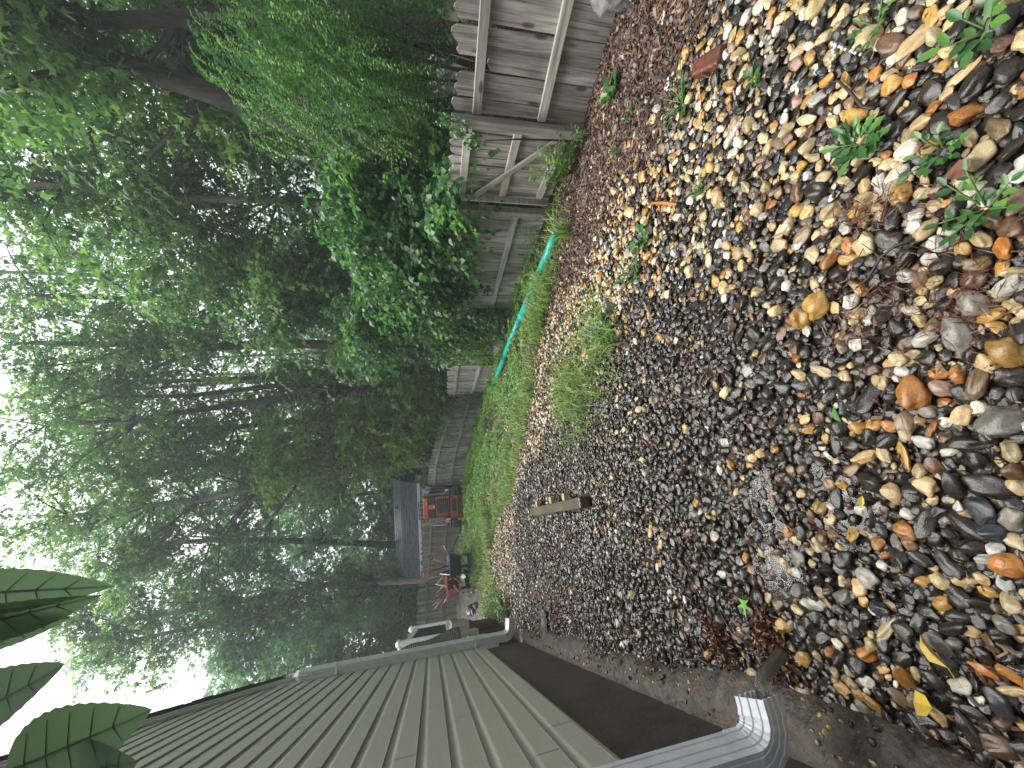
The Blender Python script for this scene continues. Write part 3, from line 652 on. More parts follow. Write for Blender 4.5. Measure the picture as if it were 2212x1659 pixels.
hpart(MB().hexa([wp(SE + .02, -6.4, ZE - .16), wp(SE + .30, -6.4, ZE - .16), wp(SE + .30, .02, ZE - .16), wp(SE + .02, .02, ZE - .16), wp(SE + .02, -6.4, ZE - .14), wp(SE + .30, -6.4, ZE - .14), wp(SE + .30, .02, ZE - .14), wp(SE + .02, .02, ZE - .14)]), 'soffit', M['trim'])
# gutter along the back eave, K profile
gp = [(.0, .0), (.075, .0), (.105, .05), (.10, .085), (.125, .115), (.118, .115), (.093, .085), (.097, .052), (.072, .006), (.006, .006), (.006, .115), (.0, .115)]
ring = []
for o_ in (.085, -6.4): ring += [wp(SE + .30 + a, o_, ZE - .17 + b) for a, b in gp]
n = len(gp); mb = MB().add(ring, [(i, (i + 1) % n, n + (i + 1) % n, n + i) for i in range(n)] + [tuple(range(n))]); gut = hpart(mb, 'gutter', M['trim'])
# downspouts
def ribbed(w, d, ribs=3, depth=.006):
    P = []
    def side(a, b):
        a = Vector(a); b = Vector(b); nrm = Vector(((b - a).y, -(b - a).x)).normalized(); P.append(a)
        for q in range(ribs):
            for fr, inn in ((.14, 0), (.20, 1), (.30, 1), (.36, 0)):
                t_ = (q + fr * 1.0 + .25) / ribs * .92; P.append(a.lerp(b, min(.97, t_)) - nrm * (depth * inn))
    h, k_ = w / 2, d / 2
    side((-h, -k_), (h, -k_)); side((h, -k_), (h, k_)); side((h, k_), (-h, k_)); side((-h, k_), (-h, -k_))
    return [(p.x, p.y) for p in P]
PR = ribbed(.078, .102)
def downspout(s, ztop, zbend, off, reach, tilt, mat, zup=None, scale=1.0):
    path = [(off, ztop), (off, zbend + .16)]; sc = [1, 1]
    rad = .11; nb = 9
    ang = math.pi / 2 - tilt
    for q in range(nb + 1):
        a = ang * q / nb
        path.append((off + rad - rad * math.cos(a), zbend - rad * math.sin(a) + .10)); sc.append(1.0 + (.045 if q % 2 else -.01))
    lx, lz = path[-1]; dx, dz = math.cos(tilt), -math.sin(tilt)
    path += [(lx + dx * .02, lz + dz * .02), (lx + dx * reach, lz + dz * reach)]; sc += [1, 1]
    return [wp(s, a, b) for a, b in path], [q * scale for q in sc]
def build_downspout(name_pipe, s, ztop, zbend, off, reach, tilt, mat, scale=1.0):
    pts, sc = downspout(s, ztop, zbend, off, reach, tilt, mat, scale=scale)
    root = MB().tube(pts[:2], sc[:2], prof=PR, caps=False); o = hpart(root, 'downspout', mat)
    b = MB().tube(pts[1:], [q * 1.035 for q in sc[1:]], prof=PR, caps=False)
    e = b.build('elbow', mat, None); e.parent = o
    md = e.modifiers.new('thick', 'SOLIDIFY'); md.thickness = .002; md.offset = -1
    for zz in (zbend + .55, ztop - .5):
        if zz < ztop:
            q = MB().hexa([wp(s - .062, .02, zz), wp(s + .062, .02, zz), wp(s + .062, off + .058, zz), wp(s - .062, off + .058, zz), wp(s - .062, .02, zz + .03), wp(s + .062, .02, zz + .03), wp(s + .062, off + .058, zz + .03), wp(s - .062, off + .058, zz + .03)]).build('strap', mat, None)
            q.parent = o
    return o, pts
near_ds, near_pts = build_downspout('downspout', -2.57, 4.6, .35, .085, .055, R(6), M['alu'], 1.25)
far_ds, far_pts = build_downspout('downspout', SE - .02, ZE - .38, .31, .095, .13, R(10), M['alu_tan'], 1.15)
u = MB().tube([wp(SE + .36, .03, ZE - .16), wp(SE + .36, .03, ZE - .22), wp(SE + .28, .05, ZE - .29), wp(SE + .08, .08, ZE - .33), wp(SE - .02, .085, ZE - .40), wp(SE - .02, .085, ZE - .5)], [1, 1.03, 1.05, 1.05, 1.05, 1.02], prof=PR)
o = u.build('upper_elbow', M['alu_tan'], None); o.parent = far_ds

# ------------------------------------------------------------------ back steps with railing
steps = empty('porch', wp(4.4, -.4, .2), label='white railed porch with tan steps beside the house back corner', cat='porch')
SI = Matrix.Translation(-Vector(steps.location))
def spart(mb, name, mat, parent=None, **k):
    o = mb.build(name, mat, None, **k); o.parent = parent or steps; o.matrix_parent_inverse = SI if parent is None else Matrix.Identity(4); return o
def wbox(s1, s2, o1, o2, z1, z2): return [wp(s1, o1, z1), wp(s2, o1, z1), wp(s2, o2, z1), wp(s1, o2, z1), wp(s1, o1, z2), wp(s2, o1, z2), wp(s2, o2, z2), wp(s1, o2, z2)]
for (s1, s2, o2, z1, z2) in ((3.55, 3.95, .02, .42, .72), (3.95, 4.35, .08, .55, .86), (4.35, 4.95, .16, .66, 1.0), (4.95, 6.3, .30, .78, 1.10)):
    st = spart(MB().hexa(wbox(s1, s2, -1.1, o2, z1, z2)), 'step', M['step'], bevel=.006)
    spart(MB().hexa(wbox(s1 - .01, s2 + .012, -1.1, o2 + .02, z2 + .002, z2 + .03)), 'tread', M['step'], st, bevel=.004)
for (s1, s2, o2, z1, z2) in ((3.6, 3.95, -.03, 0.0, .42), (3.96, 4.34, .03, 0.05, .55), (4.36, 4.94, .10, .1, .66), (4.96, 6.2, .22, .1, .78)):
    spart(MB().hexa(wbox(s1, s2, -1.0, o2, z1, z2 - .003)), 'skirt_board', M['brownpanel'])
def rpost(s, o_, z1, z2):
    q = spart(MB().hexa(wbox(s - .055, s + .055, o_ - .055, o_ + .055, z1, z2)), 'post', M['white'], bevel=.006)
    c = MB().hexa(wbox(s - .075, s + .075, o_ - .075, o_ + .075, z2 + .001, z2 + .03)); c.hexa([wp(s + a * k_, o_ + b * k_, zz) for k_, zz in ((.06, z2 + .031), (.02, z2 + .075)) for a, b in ((-1, -1), (1, -1), (1, 1), (-1, 1))])
    spart(c, 'post_cap', M['white'], q)
rpost(4.55, .02, .95, 2.08); rpost(4.75, .12, 1.0, 2.12); rpost(6.2, .26, 1.1, 1.95); rpost(4.0, -.20, .85, 1.95)
for (a, b, h) in ((wp(4.75, .12, 1.98), wp(6.2, .26, 1.84), .09), (wp(4.75, .12, 1.2), wp(6.2, .26, 1.18), .07), (wp(4.02, -.20, 1.84), wp(4.55, .02, 1.96), .08), (wp(4.02, -.20, 1.12), wp(4.55, .02, 1.14), .07)):
    dirv = (b - a); mid = (a + b) / 2; rot = dirv.to_track_quat('X', 'Z').to_matrix()
    spart(MB().box(mid, (dirv.length - .11, .05, h), rot), 'rail', M['white'], bevel=.004)
for i in range(9):
    a = wp(4.75, .12, 0).lerp(wp(6.2, .26, 0), (i + .8) / 10); spart(MB().box((a.x, a.y, 1.55), (.025, .025, .70)), 'baluster', M['black'])
for i in range(5):
    a = wp(4.02, -.20, 0).lerp(wp(4.55, .02, 0), (i + .8) / 6); spart(MB().box((a.x, a.y, 1.50), (.025, .025, .72)), 'baluster', M['black'])
# woven mat thrown over the rail
m, t, p, out = newmat('black_woven_mat'); tc = t.nodes.new('ShaderNodeTexCoord')
wv = N_(t, 'ShaderNodeTexWave', Scale=9.0, Distortion=2.5); wv.bands_direction = 'Z'; wv.inputs['Detail Scale'].default_value = 4; t.links.new(tc.outputs['Object'], wv.inputs['Vector'])
n2 = N_(t, 'ShaderNodeTexNoise', Scale=3.0); t.links.new(tc.outputs['Object'], n2.inputs['Vector'])
mm_ = N_(t, 'ShaderNodeMath', operation='MULTIPLY'); t.links.new(wv.outputs['Fac'], mm_.inputs[0]); t.links.new(n2.outputs['Fac'], mm_.inputs[1])
rp = ramp(t, [(.34, (.012, .012, .014)), (.5, (.16, .15, .11))], mm_.outputs[0]); t.links.new(rp.outputs[0], p.inputs['Base Color']); p.inputs['Roughness'].default_value = .8; M['mat'] = m
matr = empty('woven_mat', wp(4.3, .0, 1.0), label='black woven mat with pale flecks hung over the white porch rail', cat='mat')
mb = MB(); n = 26
pts = []
for i in range(n + 1):
    t_ = i / n; s = 4.44 - .42 * t_; zz = 2.06 - 1.02 * t_ ** 1.1; of = .06 + .20 * t_ + .02 * math.sin(t_ * 9)
    for j in range(13):
        q = j / 12; wob = .012 * math.sin(j * math.pi)
        pts.append(wp(s - .02 + .0 * q, of - .32 * q + (.012 if j % 2 else 0) * .5, zz - .05 * q + (.010 if j % 2 else 0)))
mb.add(pts, [(i * 13 + j, i * 13 + j + 1, i * 13 + 14 + j, i * 13 + 13 + j) for i in range(n) for j in range(12)])
o = mb.build('cloth', M['mat'], None, smooth=True); o.parent = matr; o.matrix_parent_inverse = Matrix.Translation(-Vector(matr.location))
md = o.modifiers.new('thick', 'SOLIDIFY'); md.thickness = .012
hem = MB().tube([pts[i * 13] + Vector((0, 0, .002)) for i in range(n + 1)], .008, n=6).build('hem', M['black'], None); hem.parent = matr; hem.matrix_parent_inverse = Matrix.Translation(-Vector(matr.location))

# ------------------------------------------------------------------ fences
def picket_mesh(k, mat, w=.098, h=1.2):
    mb = MB(); r = random.Random(100 + k); n = 5; tops = []
    for i in range(n):
        x = -w / 2 + w * i / (n - 1); dz = -.02 * abs(2 * i / (n - 1) - 1) ** 3 + r.uniform(-.016, .012)
        if k % 7 == 5: dz -= .05 * i / (n - 1)
        tops.append((x, dz))
    for y in (-.009, .009):
        mb.v += [(x + r.uniform(-.001, .001), y, 0) for x, _ in tops]; mb.v += [(x, y, h * .6) for x, _ in tops]; mb.v += [(x * .985, y, h + dz) for x, dz in tops]
    m_ = 3 * n
    for i in range(n - 1):
        for lv in (0, n):
            mb.f.append((lv + i, lv + i + 1, lv + n + i + 1, lv + n + i)); mb.f.append((m_ + lv + i + 1, m_ + lv + i, m_ + lv + n + i, m_ + lv + n + i + 1))
        mb.f.append((2 * n + i, 2 * n + i + 1, m_ + 2 * n + i + 1, m_ + 2 * n + i))
    for lv in (0, n):
        mb.f.append((lv, lv + n, m_ + lv + n, m_ + lv)); mb.f.append((lv + 2 * n - 1, lv + n - 1, m_ + lv + n - 1, m_ + lv + 2 * n - 1))
    return mb.mesh('picket', mat)
PK = [picket_mesh(k, M['picket']) for k in range(9)]; PKG = [picket_mesh(k, M['picket_green']) for k in range(9)]
def bar_mesh(name, mat, L, w, h):
    mb = MB().box((0, 0, 0), (L, w, h)); return mb.mesh(name, mat)
def fence(name, label, A, B, side=-1, rails=(.42, 1.0), pitch=.102, mats='grey', posts=True, jag=.02, drop=None, hgt=1.0, z_a=None, z_b=None, cat='fence', rail_h=.075):
    """run of pickets from A to B; rails on the yard side"""
    za = hz(*A) if z_a is None else z_a; zb = hz(*B) if z_b is None else z_b
    root = empty(name, (A[0], A[1], za), label=label, cat=cat); root_inv = Matrix.Translation(-Vector(root.location))
    dx, dy = B[0] - A[0], B[1] - A[1]; L = math.hypot(dx, dy); ang = math.atan2(dy, dx); nrm = Vector((math.sin(ang), -math.cos(ang), 0)) * side
    n = int(L / pitch); pk = PK if mats == 'grey' else PKG; r = random.Random(int(A[0] * 100 + A[1] * 10))
    for i in range(n):
        t_ = (i + .5) / n; o = bpy.data.objects.new('picket', pk[r.randrange(9)]); link(o)
        x, y = A[0] + dx * t_, A[1] + dy * t_; zz = za + (zb - za) * t_ + .02
        hh = hgt + r.uniform(-jag, jag)
        if drop and i in drop: hh -= drop[i]
        o.parent = root; o.location = Vector((x, y, zz)) - root.location
        o.rotation_euler = (r.gauss(0, .006), r.gauss(0, .008), ang); o.scale = (L / n / .102 * r.uniform(.985, 1.0), r.uniform(.9, 1.1), hh)
    dirv = Vector((dx, dy, zb - za)); rm = dirv.to_track_quat('X', 'Z').to_matrix()
    for h in rails:
        c = Vector(((A[0] + B[0]) / 2, (A[1] + B[1]) / 2, (za + zb) / 2 + h)) + nrm * .031
        o = MB().box((0, 0, 0), (dirv.length - .01, .038, rail_h)).build('rail', M['rail'] if mats == 'grey' else M['rail_green'], root, bevel=.004)
        o.location = c - root.location; o.rotation_euler = rm.to_euler()
    return root, nrm, root_inv
def fpost(root, x, y, h, nrm, mat=None, w=.08, z=None, cap=0):
    z = hz(x, y) if z is None else z
    o = MB().box((0, 0, h / 2 - .1), (w, w, h + .2)).build('post', mat or M['post'], root, bevel=.006)
    o.location = Vector((x, y, z)) + nrm * (.05 + w / 2) - root.location
    a = math.atan2(nrm.y, nrm.x); o.rotation_euler = (0, 0, a); return o
A0, A1, A2, A3, A4, A5, A6, A7 = (3.30, 1.25), (2.37, 3.30), (2.33, 3.40), (2.21, 4.42), (2.185, 4.62), (1.44, 6.60), (0.60, 9.50), (-0.30, 12.9)
r1, n1_, _ = fence('picket_fence', 'weathered grey picket fence run with ragged rotted tops beside the mulch', A0, A1, side=-1, drop={18: .22, 19: .05, 17: .02, 20: .03})
fpost(r1, 2.36, 3.345, 1.22, n1_)
# gate
gr, gn, ginv = fence('gate', 'grey picket gate with a diagonal brace and leafy sprigs at its foot', A2, A3, side=-1, rails=(.16, .60, 1.06), cat='gate', z_a=hz(*A2) + .01, z_b=hz(*A3) + .05, hgt=.99)
def bar(root, a, b, w, h, mat, name, bevel=.004):
    a = Vector(a); b = Vector(b); d_ = b - a; o = MB().box((0, 0, 0), (d_.length, w, h)).build(name, mat, root, bevel=bevel)
    o.location = (a + b) / 2 - root.location; o.rotation_euler = d_.to_track_quat('X', 'Z').to_euler(); return o
zA, zB = hz(*A2), hz(*A3)
bar(gr, Vector((A2[0], A2[1], zA + .22)) + gn * .062, Vector((A3[0], A3[1], zB + 1.02)) + gn * .062, .022, .06, M['rail'], 'brace')
bar(gr, Vector((A3[0], A3[1] - .035, zB + .10)) + gn * .064, Vector((A3[0], A3[1] - .035, zB + 1.12)) + gn * .064, .026, .07, M['post'], 'stile')
q = bar(gr, Vector((A3[0], A3[1] - .06, zB + .66)) + gn * .088, Vector((A3[0] - .01, A3[1] + .16, zB + .66)) + gn * .088, .016, .03, M['black'], 'latch'); 
bar(q, Vector((0, 0, 0)), Vector((.001, 0, .05)), .03, .03, M['black'], 'latch_catch').location = (0.05, 0, .01)
r2, n2_, _ = fence('picket_fence', 'grey picket fence run behind the teal pipe between gate and ivy', A4, A5, side=-1, jag=.03, drop={14: .06, 15: .10, 16: .04})
fpost(r2, A4[0], A4[1] - .0, 1.16, n2_, mat=M['rail'])
r3, n3_, _ = fence('picket_fence', 'grey picket fence run overgrown with dark ivy', A5, A6, side=-1, jag=.04)
fpost(r3, A6[0], A6[1], 1.15, n3_)
r4, n4_, _ = fence('picket_fence', 'low shaded picket fence run sinking towards the yard corner', A6, A7, side=-1, jag=.03)
r5, n5_, _ = fence('picket_fence', 'pale picket fence run climbing from the low corner to the loader', (-0.45, 13.72), (-2.60, 13.25), side=-1, jag=.015)
r6, n6_, _ = fence('picket_fence', 'pale picket fence run with rounded tops right behind the orange loader', (-2.60, 13.25), (-4.0, 13.25), side=-1, jag=.015)
fpost(r6, -4.0, 13.25, 1.15, n6_)
r7, n7_, _ = fence('picket_fence', 'greenish picket fence run in front of the white shed', (-4.05, 13.3), (-6.9, 14.1), side=-1, mats='green', jag=.03, hgt=1.06, rails=(.50, 1.02))
r8, n8_, _ = fence('picket_fence', 'mossy picket fence run ending behind the white porch', (-6.95, 14.1), (-10.3, 12.6), side=-1, mats='green', jag=.03, hgt=1.12, rails=(.50, 1.05), pitch=.11)

# ------------------------------------------------------------------ shed behind the fence
shed = empty('shed', (-6.6, 18.6, .56), label='white shed with grey two pitch shingle roof behind the fence', cat='shed'); shed.scale = (.93, 1, 1)
def zbox(x1, x2, y1, y2, z1, z2): return [(x1, y1, z1), (x2, y1, z1), (x2, y2, z1), (x1, y2, z1), (x1, y1, z2), (x2, y1, z2), (x2, y2, z2), (x1, y2, z2)]
def shp(mb, name, mat, parent=None, **k):
    o = mb.build(name, mat, parent or shed, **k); return o
shp(MB().hexa(zbox(-2.25, 2.1, 0, 2.6, -.6, 1.42)), 'wall', M['shedwall'])
for i in range(11):
    shp(MB().hexa(zbox(-2.25 + i * .43, -2.22 + i * .43, -.015, -.001, -.6, 1.38)), 'batten', M['shedwall'])
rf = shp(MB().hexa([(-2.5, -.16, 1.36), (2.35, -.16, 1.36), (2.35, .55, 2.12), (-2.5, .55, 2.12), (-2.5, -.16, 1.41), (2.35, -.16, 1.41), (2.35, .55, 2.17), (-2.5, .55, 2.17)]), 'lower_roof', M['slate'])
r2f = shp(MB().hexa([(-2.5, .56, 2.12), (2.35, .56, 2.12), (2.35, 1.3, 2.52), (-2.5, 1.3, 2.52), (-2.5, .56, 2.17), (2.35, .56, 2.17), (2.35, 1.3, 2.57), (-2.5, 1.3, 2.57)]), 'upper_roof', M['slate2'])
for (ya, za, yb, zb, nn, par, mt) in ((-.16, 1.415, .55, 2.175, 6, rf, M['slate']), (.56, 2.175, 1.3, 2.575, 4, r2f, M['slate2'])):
    for i in range(nn):
        a, b = i / nn, (i + 1) / nn
        for j in range(12):
            x1 = -2.5 + 4.85 * j / 12 + (.2 if i % 2 else 0); x2 = min(2.35, x1 + 4.85 / 12 - .012); lift = .014 + .004 * ((i * 7 + j * 3) % 5)
            if x1 > 2.3: continue
            p1 = (ya + (yb - ya) * a, za + (zb - za) * a); p2 = (ya + (yb - ya) * b, za + (zb - za) * b)
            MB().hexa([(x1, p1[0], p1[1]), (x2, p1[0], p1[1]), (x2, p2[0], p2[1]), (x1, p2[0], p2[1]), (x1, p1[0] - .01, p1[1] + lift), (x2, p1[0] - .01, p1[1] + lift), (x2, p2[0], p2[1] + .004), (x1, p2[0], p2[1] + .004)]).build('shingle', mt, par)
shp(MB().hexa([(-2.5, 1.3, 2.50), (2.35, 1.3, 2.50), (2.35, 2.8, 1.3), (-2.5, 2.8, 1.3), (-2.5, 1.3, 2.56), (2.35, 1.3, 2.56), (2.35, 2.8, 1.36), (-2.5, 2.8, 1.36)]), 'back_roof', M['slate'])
shp(MB().hexa(zbox(-2.5, 2.35, -.175, -.155, 1.28, 1.40)), 'fascia', M['white'])
for x in (-.9, .9): shp(MB().tube([(x, .9, 2.36), (x, .9, 2.50)], .05, n=10), 'vent', M['steel'])

# ------------------------------------------------------------------ leaf tools
SH_OVAL = (np.array([(0, 0, 0), (.33, -.24, .05), (.72, -.20, .04), (1, 0, -.05), (.72, .20, .04), (.33, .24, .05), (.5, 0, -.02)]), [(0, 1, 2, 6), (6, 2, 3), (0, 6, 4, 5), (6, 3, 4)])
SH_HEART = (np.array([(0, 0, 0), (.05, -.30, .06), (.45, -.38, .07), (1, 0, -.12), (.45, .38, .07), (.05, .30, .06), (.45, 0, 0)]), [(0, 1, 2, 6), (6, 2, 3), (0, 6, 4, 5), (6, 3, 4)])
SH_STAR = (np.array([(0, 0, 0), (.10, -.50, -.06), (.38, -.20, .03), (.66, -.52, -.06), (.58, -.14, .02), (1.05, 0, -.10), (.58, .14, .02), (.66, .52, -.06), (.38, .20, .03), (.10, .50, -.06)]), [(0, 1, 2), (2, 3, 4), (4, 5, 6), (6, 7, 8), (8, 9, 0), (0, 2, 4, 6, 8)])
SH_TRI = (np.array([(0, 0, 0), (.30, -.42, .0), (.46, -.14, .05), (1, 0, -.1), (.46, .14, .05), (.30, .42, .0)]), [(0, 1, 2), (0, 2, 3, 4), (0, 4, 5)])
SH_QUAD = (np.array([(0, 0, 0), (.5, -.36, .06), (1, 0, -.06), (.5, .36, .06)]), [(0, 1, 2, 3)])
def unit(v): return v / (np.linalg.norm(v, axis=-1, keepdims=True) + 1e-9)
def leaf_mesh(name, P, T, Nn, size, shape, mat, rnd):
    """leaves at points P with long axis T, upper side Nn"""
    T = unit(T); Nn = unit(Nn - T * (Nn * T).sum(-1, keepdims=True)); B = np.cross(Nn, T)
    tpl, faces = shape; s = np.asarray(size)[:, None, None]
    V = P[:, None, :] + s * (T[:, None, :] * tpl[None, :, :1] + B[:, None, :] * tpl[None, :, 1:2] + Nn[:, None, :] * tpl[None, :, 2:3])
    return np_mesh(name, V, len(tpl), faces, mat, {'rnd': np.clip(rnd, 0, 1)}, smooth=False)
def obj_of(name, me, parent=None, loc=None):
    o = bpy.data.objects.new(name, me); link(o, parent)
    if loc is not None: o.location = loc
    return o
def blades(name, P, H, W, lean, mat, parent=None):
    """grass blades: bent strips of two quads and a tip"""
    n = len(P); a = rng.random(n) * 6.283; dx = np.stack([np.cos(a), np.sin(a), 0 * a], -1); px = np.stack([-np.sin(a), np.cos(a), 0 * a], -1)
    H = np.asarray(H)[:, None]; W = np.asarray(W)[:, None]; lean = np.asarray(lean)[:, None]; up = np.array([0, 0, 1.0])
    m1 = P + up * H * .5 + dx * H * lean * .25; m2 = P + up * H * (1 - .35 * lean) * .85 + dx * H * lean * .7; tip = P + up * H * (1 - .55 * lean) + dx * H * lean * 1.15
    V = np.stack([P - px * W, P + px * W, m1 - px * W * .9, m1 + px * W * .9, m2 - px * W * .55, m2 + px * W * .55, tip], 1)
    return np_mesh(name, V, 7, [(0, 1, 3, 2), (2, 3, 5, 4), (4, 5, 6)], mat, {'rnd': rng.random(n)})

# ------------------------------------------------------------------ teal drain pipe
pipe = empty('drain_pipe', on(1.68, 4.05), label='long teal plastic drain pipe lying on the grass along the fence', cat='pipe')
pp = [(1.68, 4.05), (1.37, 4.95), (1.07, 5.83), (.72, 7.0), (.30, 8.5), (-.13, 10.1)]
def pz(x, y): return Vector((x, y, hz(x, y) + .055))
def pipe_seg(pts, rad, name, ends=True, th=.006):
    mb = MB().tube(pts, rad, n=20, caps=False)
    o = mb.build(name, M['pvc'], None, smooth=True); o.parent = pipe; o.matrix_parent_inverse = Matrix.Translation(-Vector(pipe.location))
    md = o.modifiers.new('thick', 'SOLIDIFY'); md.thickness = th; md.offset = -1; return o
P6 = [pz(*q) for q in pp]
pipe_seg([P6[0], P6[0].lerp(P6[1], .5), P6[1], P6[2]], .055, 'pipe_length')
pipe_seg([P6[2], P6[3], P6[4], P6[5]], .0535, 'pipe_length')
d_ = (P6[2] - P6[1]).normalized(); pipe_seg([P6[2] - d_ * .07, P6[2] - d_ * .05, P6[2] + d_ * .05, P6[2] + d_ * .07], [.0575, .061, .061, .0575], 'coupling')
hr = random.Random(4); hm = MB()
for i in range(60):   # drain holes of the far length, discs coloured with the shade inside
    t_ = hr.random(); a = P6[2].lerp(P6[5], t_); 
    k_ = min(2, int(t_ * 3)); seg = (P6[3 + k_] - P6[2 + k_]).normalized(); a = P6[2 + k_].lerp(P6[3 + k_], t_ * 3 - k_); sd = Vector((seg.y, -seg.x, 0)).normalized(); ang = hr.uniform(-.3, 2.6)
    nr = sd * -math.cos(ang) + Vector((0, 0, 1)) * math.sin(ang); c = a + nr * .0545
    hm.tube([c - nr * .002, c + nr * .0012], .011, n=8)
o = hm.build('drain_holes', M['pvc_shade'], None); o.parent = pipe; o.matrix_parent_inverse = Matrix.Translation(-Vector(pipe.location)); tag(o, kind='stuff')
wpipe = empty('pipe_offcut', on(.12, 10.15), label='short white pipe offcut standing beside the far end of the teal pipe', cat='pipe')
MB().lathe([(.07, 0), (.07, .16), (.076, .16), (.076, .24), (.066, .24), (.066, 0)], n=16).build('pipe_body', M['white'], wpipe, smooth=False).rotation_euler = (R(70), 0, R(-20))
MB().lathe([(.079, .19), (.079, .235)], n=16).build('pipe_rim', M['trim'], wpipe).rotation_euler = (R(70), 0, R(-20))

# ------------------------------------------------------------------ timber on the gravel
tim = empty('timber', (-1.14, 3.40, hz(-1.14, 3.4)), label='wet square timber lying on the gravel with three small blocks nailed along it', cat='timber')
tdir = Vector((-1.80 + 1.14, 5.20 - 3.40, 0)).normalized(); tl = 1.92; ta = math.atan2(tdir.y, tdir.x) - math.pi / 2
tim.rotation_euler = (0, 0, ta); tim.location.z += .005
MB().box((0, tl / 2, .055), (.105, tl, .105)).build('beam', M['timber'], tim, bevel=.008)
MB().box((0, -.0015, .055), (.092, .006, .092)).build('end_grain', M['timber_end'], tim, bevel=.003)
for y in (.50, .98, 1.62): MB().box((.0905, y, .066), (.075, .075, .045)).build('nailed_block', M['newwood'], tim, bevel=.003)

# ------------------------------------------------------------------ loose things on the gravel
blk = empty('stone_block', on(.60, 2.84), (0, 0, R(35)), label='small cut grey stone block on pale gravel', cat='block')
MB().hexa([(-.05, -.035, -.012), (.05, -.04, -.012), (.052, .04, -.012), (-.045, .035, -.012), (-.046, -.03, .07), (.048, -.034, .06), (.046, .032, .055), (-.04, .03, .072)]).build('block_body', M['block'], blk, bevel=.004)
MB().box((.052, 0, .022), (.012, .06, .055)).build('chipped_face', M['block'], blk, bevel=.003)
br = empty('brick', on(1.58, 1.66), (R(4), R(-3), R(70)), label='worn dark red brick half sunk between mulch and gravel', cat='brick')
MB().hexa([(-.10, -.05, -.02), (.10, -.045, -.02), (.10, .045, -.02), (-.10, .05, -.02), (-.095, -.04, .045), (.09, -.035, .052), (.09, .038, .05), (-.085, .04, .04)]).build('brick_body', M['brick'], br, bevel=.012, seg=3)
MB().box((.0, -.047, .012), (.13, .01, .03)).build('broken_edge', M['brick'], br, bevel=.004)
pl = empty('plastic_scrap', on(-1.70, 5.42, .01), (R(8), R(35), R(20)), label='small dark grey bent plastic scrap near the timber far end', cat='scrap')
MB().hexa([(-.06, -.025, 0), (.06, -.02, 0), (.06, .02, .02), (-.06, .025, .02), (-.06, -.025, .008), (.06, -.02, .008), (.06, .02, .03), (-.06, .025, .03)]).build('scrap_sheet', M['steel'], pl)
MB().hexa([(-.06, .025, .02), (.06, .02, .02), (.05, .03, .07), (-.05, .035, .06), (-.06, .030, .02), (.06, .026, .02), (.05, .036, .07), (-.05, .04, .06)]).build('scrap_flap', M['black'], pl)
sk = MB().tube([Vector((1.00, 1.95, hz(1.0, 1.95) + .022)), Vector((1.06, 2.06, hz(1.06, 2.06) + .028)), Vector((1.12, 2.19, hz(1.12, 2.19) + .024))], [.008, .011, .007], n=6).build('stick', M['stick'])
tag(sk, 'bare orange brown stick lying on gravel near the small weeds', 'stick')
bd = MB(); 
for i in range(26):
    t_ = i / 25; x = 1.05 + .085 * math.sin(t_ * 3.4) + .05 * t_; y = .98 + .13 * t_ + .03 * math.sin(t_ * 5)
    r_ = .0052; c = (x, y, hz(x, y) + .036 + .006 * math.sin(i * 1.7))
    bd.lathe([(.0005, -r_), (r_ * .7, -r_ * .7), (r_, 0), (r_ * .7, r_ * .7), (.0005, r_)], c, n=8)
o = bd.build('bead_string', M['bead'], smooth=True); tag(o, 'white plastic bead string curled on cream pebbles', 'beads')
# grey fabric clump at the fence foot
bm = bmesh.new(); bmesh.ops.create_icosphere(bm, subdivisions=4, radius=1.0)
for v in bm.verts:
    q = v.co.copy(); v.co = Vector((q.x * .12, q.y * .20, q.z * .17)) * (1 + .35 * mnoise.noise(q * 1.6 + Vector((3, 1, 2))) + .16 * mnoise.noise(q * 5))
me = bpy.data.meshes.new('fabric_clump'); bm.to_mesh(me); bm.free(); me.materials.append(M['rock']); me.shade_smooth()
fc = empty('rolled_fabric', on(2.70, 2.36), label='grey matted fabric roll slumped against the fence foot', cat='fabric')
obj_of('fabric_body', me, fc).location = (0, 0, .10)
MB().tube([(-.02, -.12, .20), (-.01, 0, .235), (.0, .10, .21)], [.03, .035, .03], n=8).build('fabric_fold', M['black'], fc, smooth=True)
# torn ground sheet by the wall
mb = MB(); nn = 10; fr = random.Random(2); pts = []
for i in range(nn):
    for j in range(nn):
        x = -3.16 + (i / 9 - .5) * .36; y = 4.84 + (j / 9 - .5) * .34; pts.append((x + fr.uniform(-.02, .02), y + fr.uniform(-.02, .02), hz(x, y) + .012 + fr.uniform(0, .03)))
mb.add(pts, [(i * nn + j, i * nn + nn + j, i * nn + nn + j + 1, i * nn + j + 1) for i in range(nn - 1) for j in range(nn - 1) if (i - 4.5) ** 2 + (j - 4.5) ** 2 < 17 + fr.uniform(-5, 3)])
o = mb.build('weed_cloth', M['block'], smooth=True); tag(o, 'torn dark weed cloth showing through thin gravel by the foundation', 'cloth'); o.data.materials[0] = simple('weed_cloth', (.026, .03, .032), .5, var=.3)
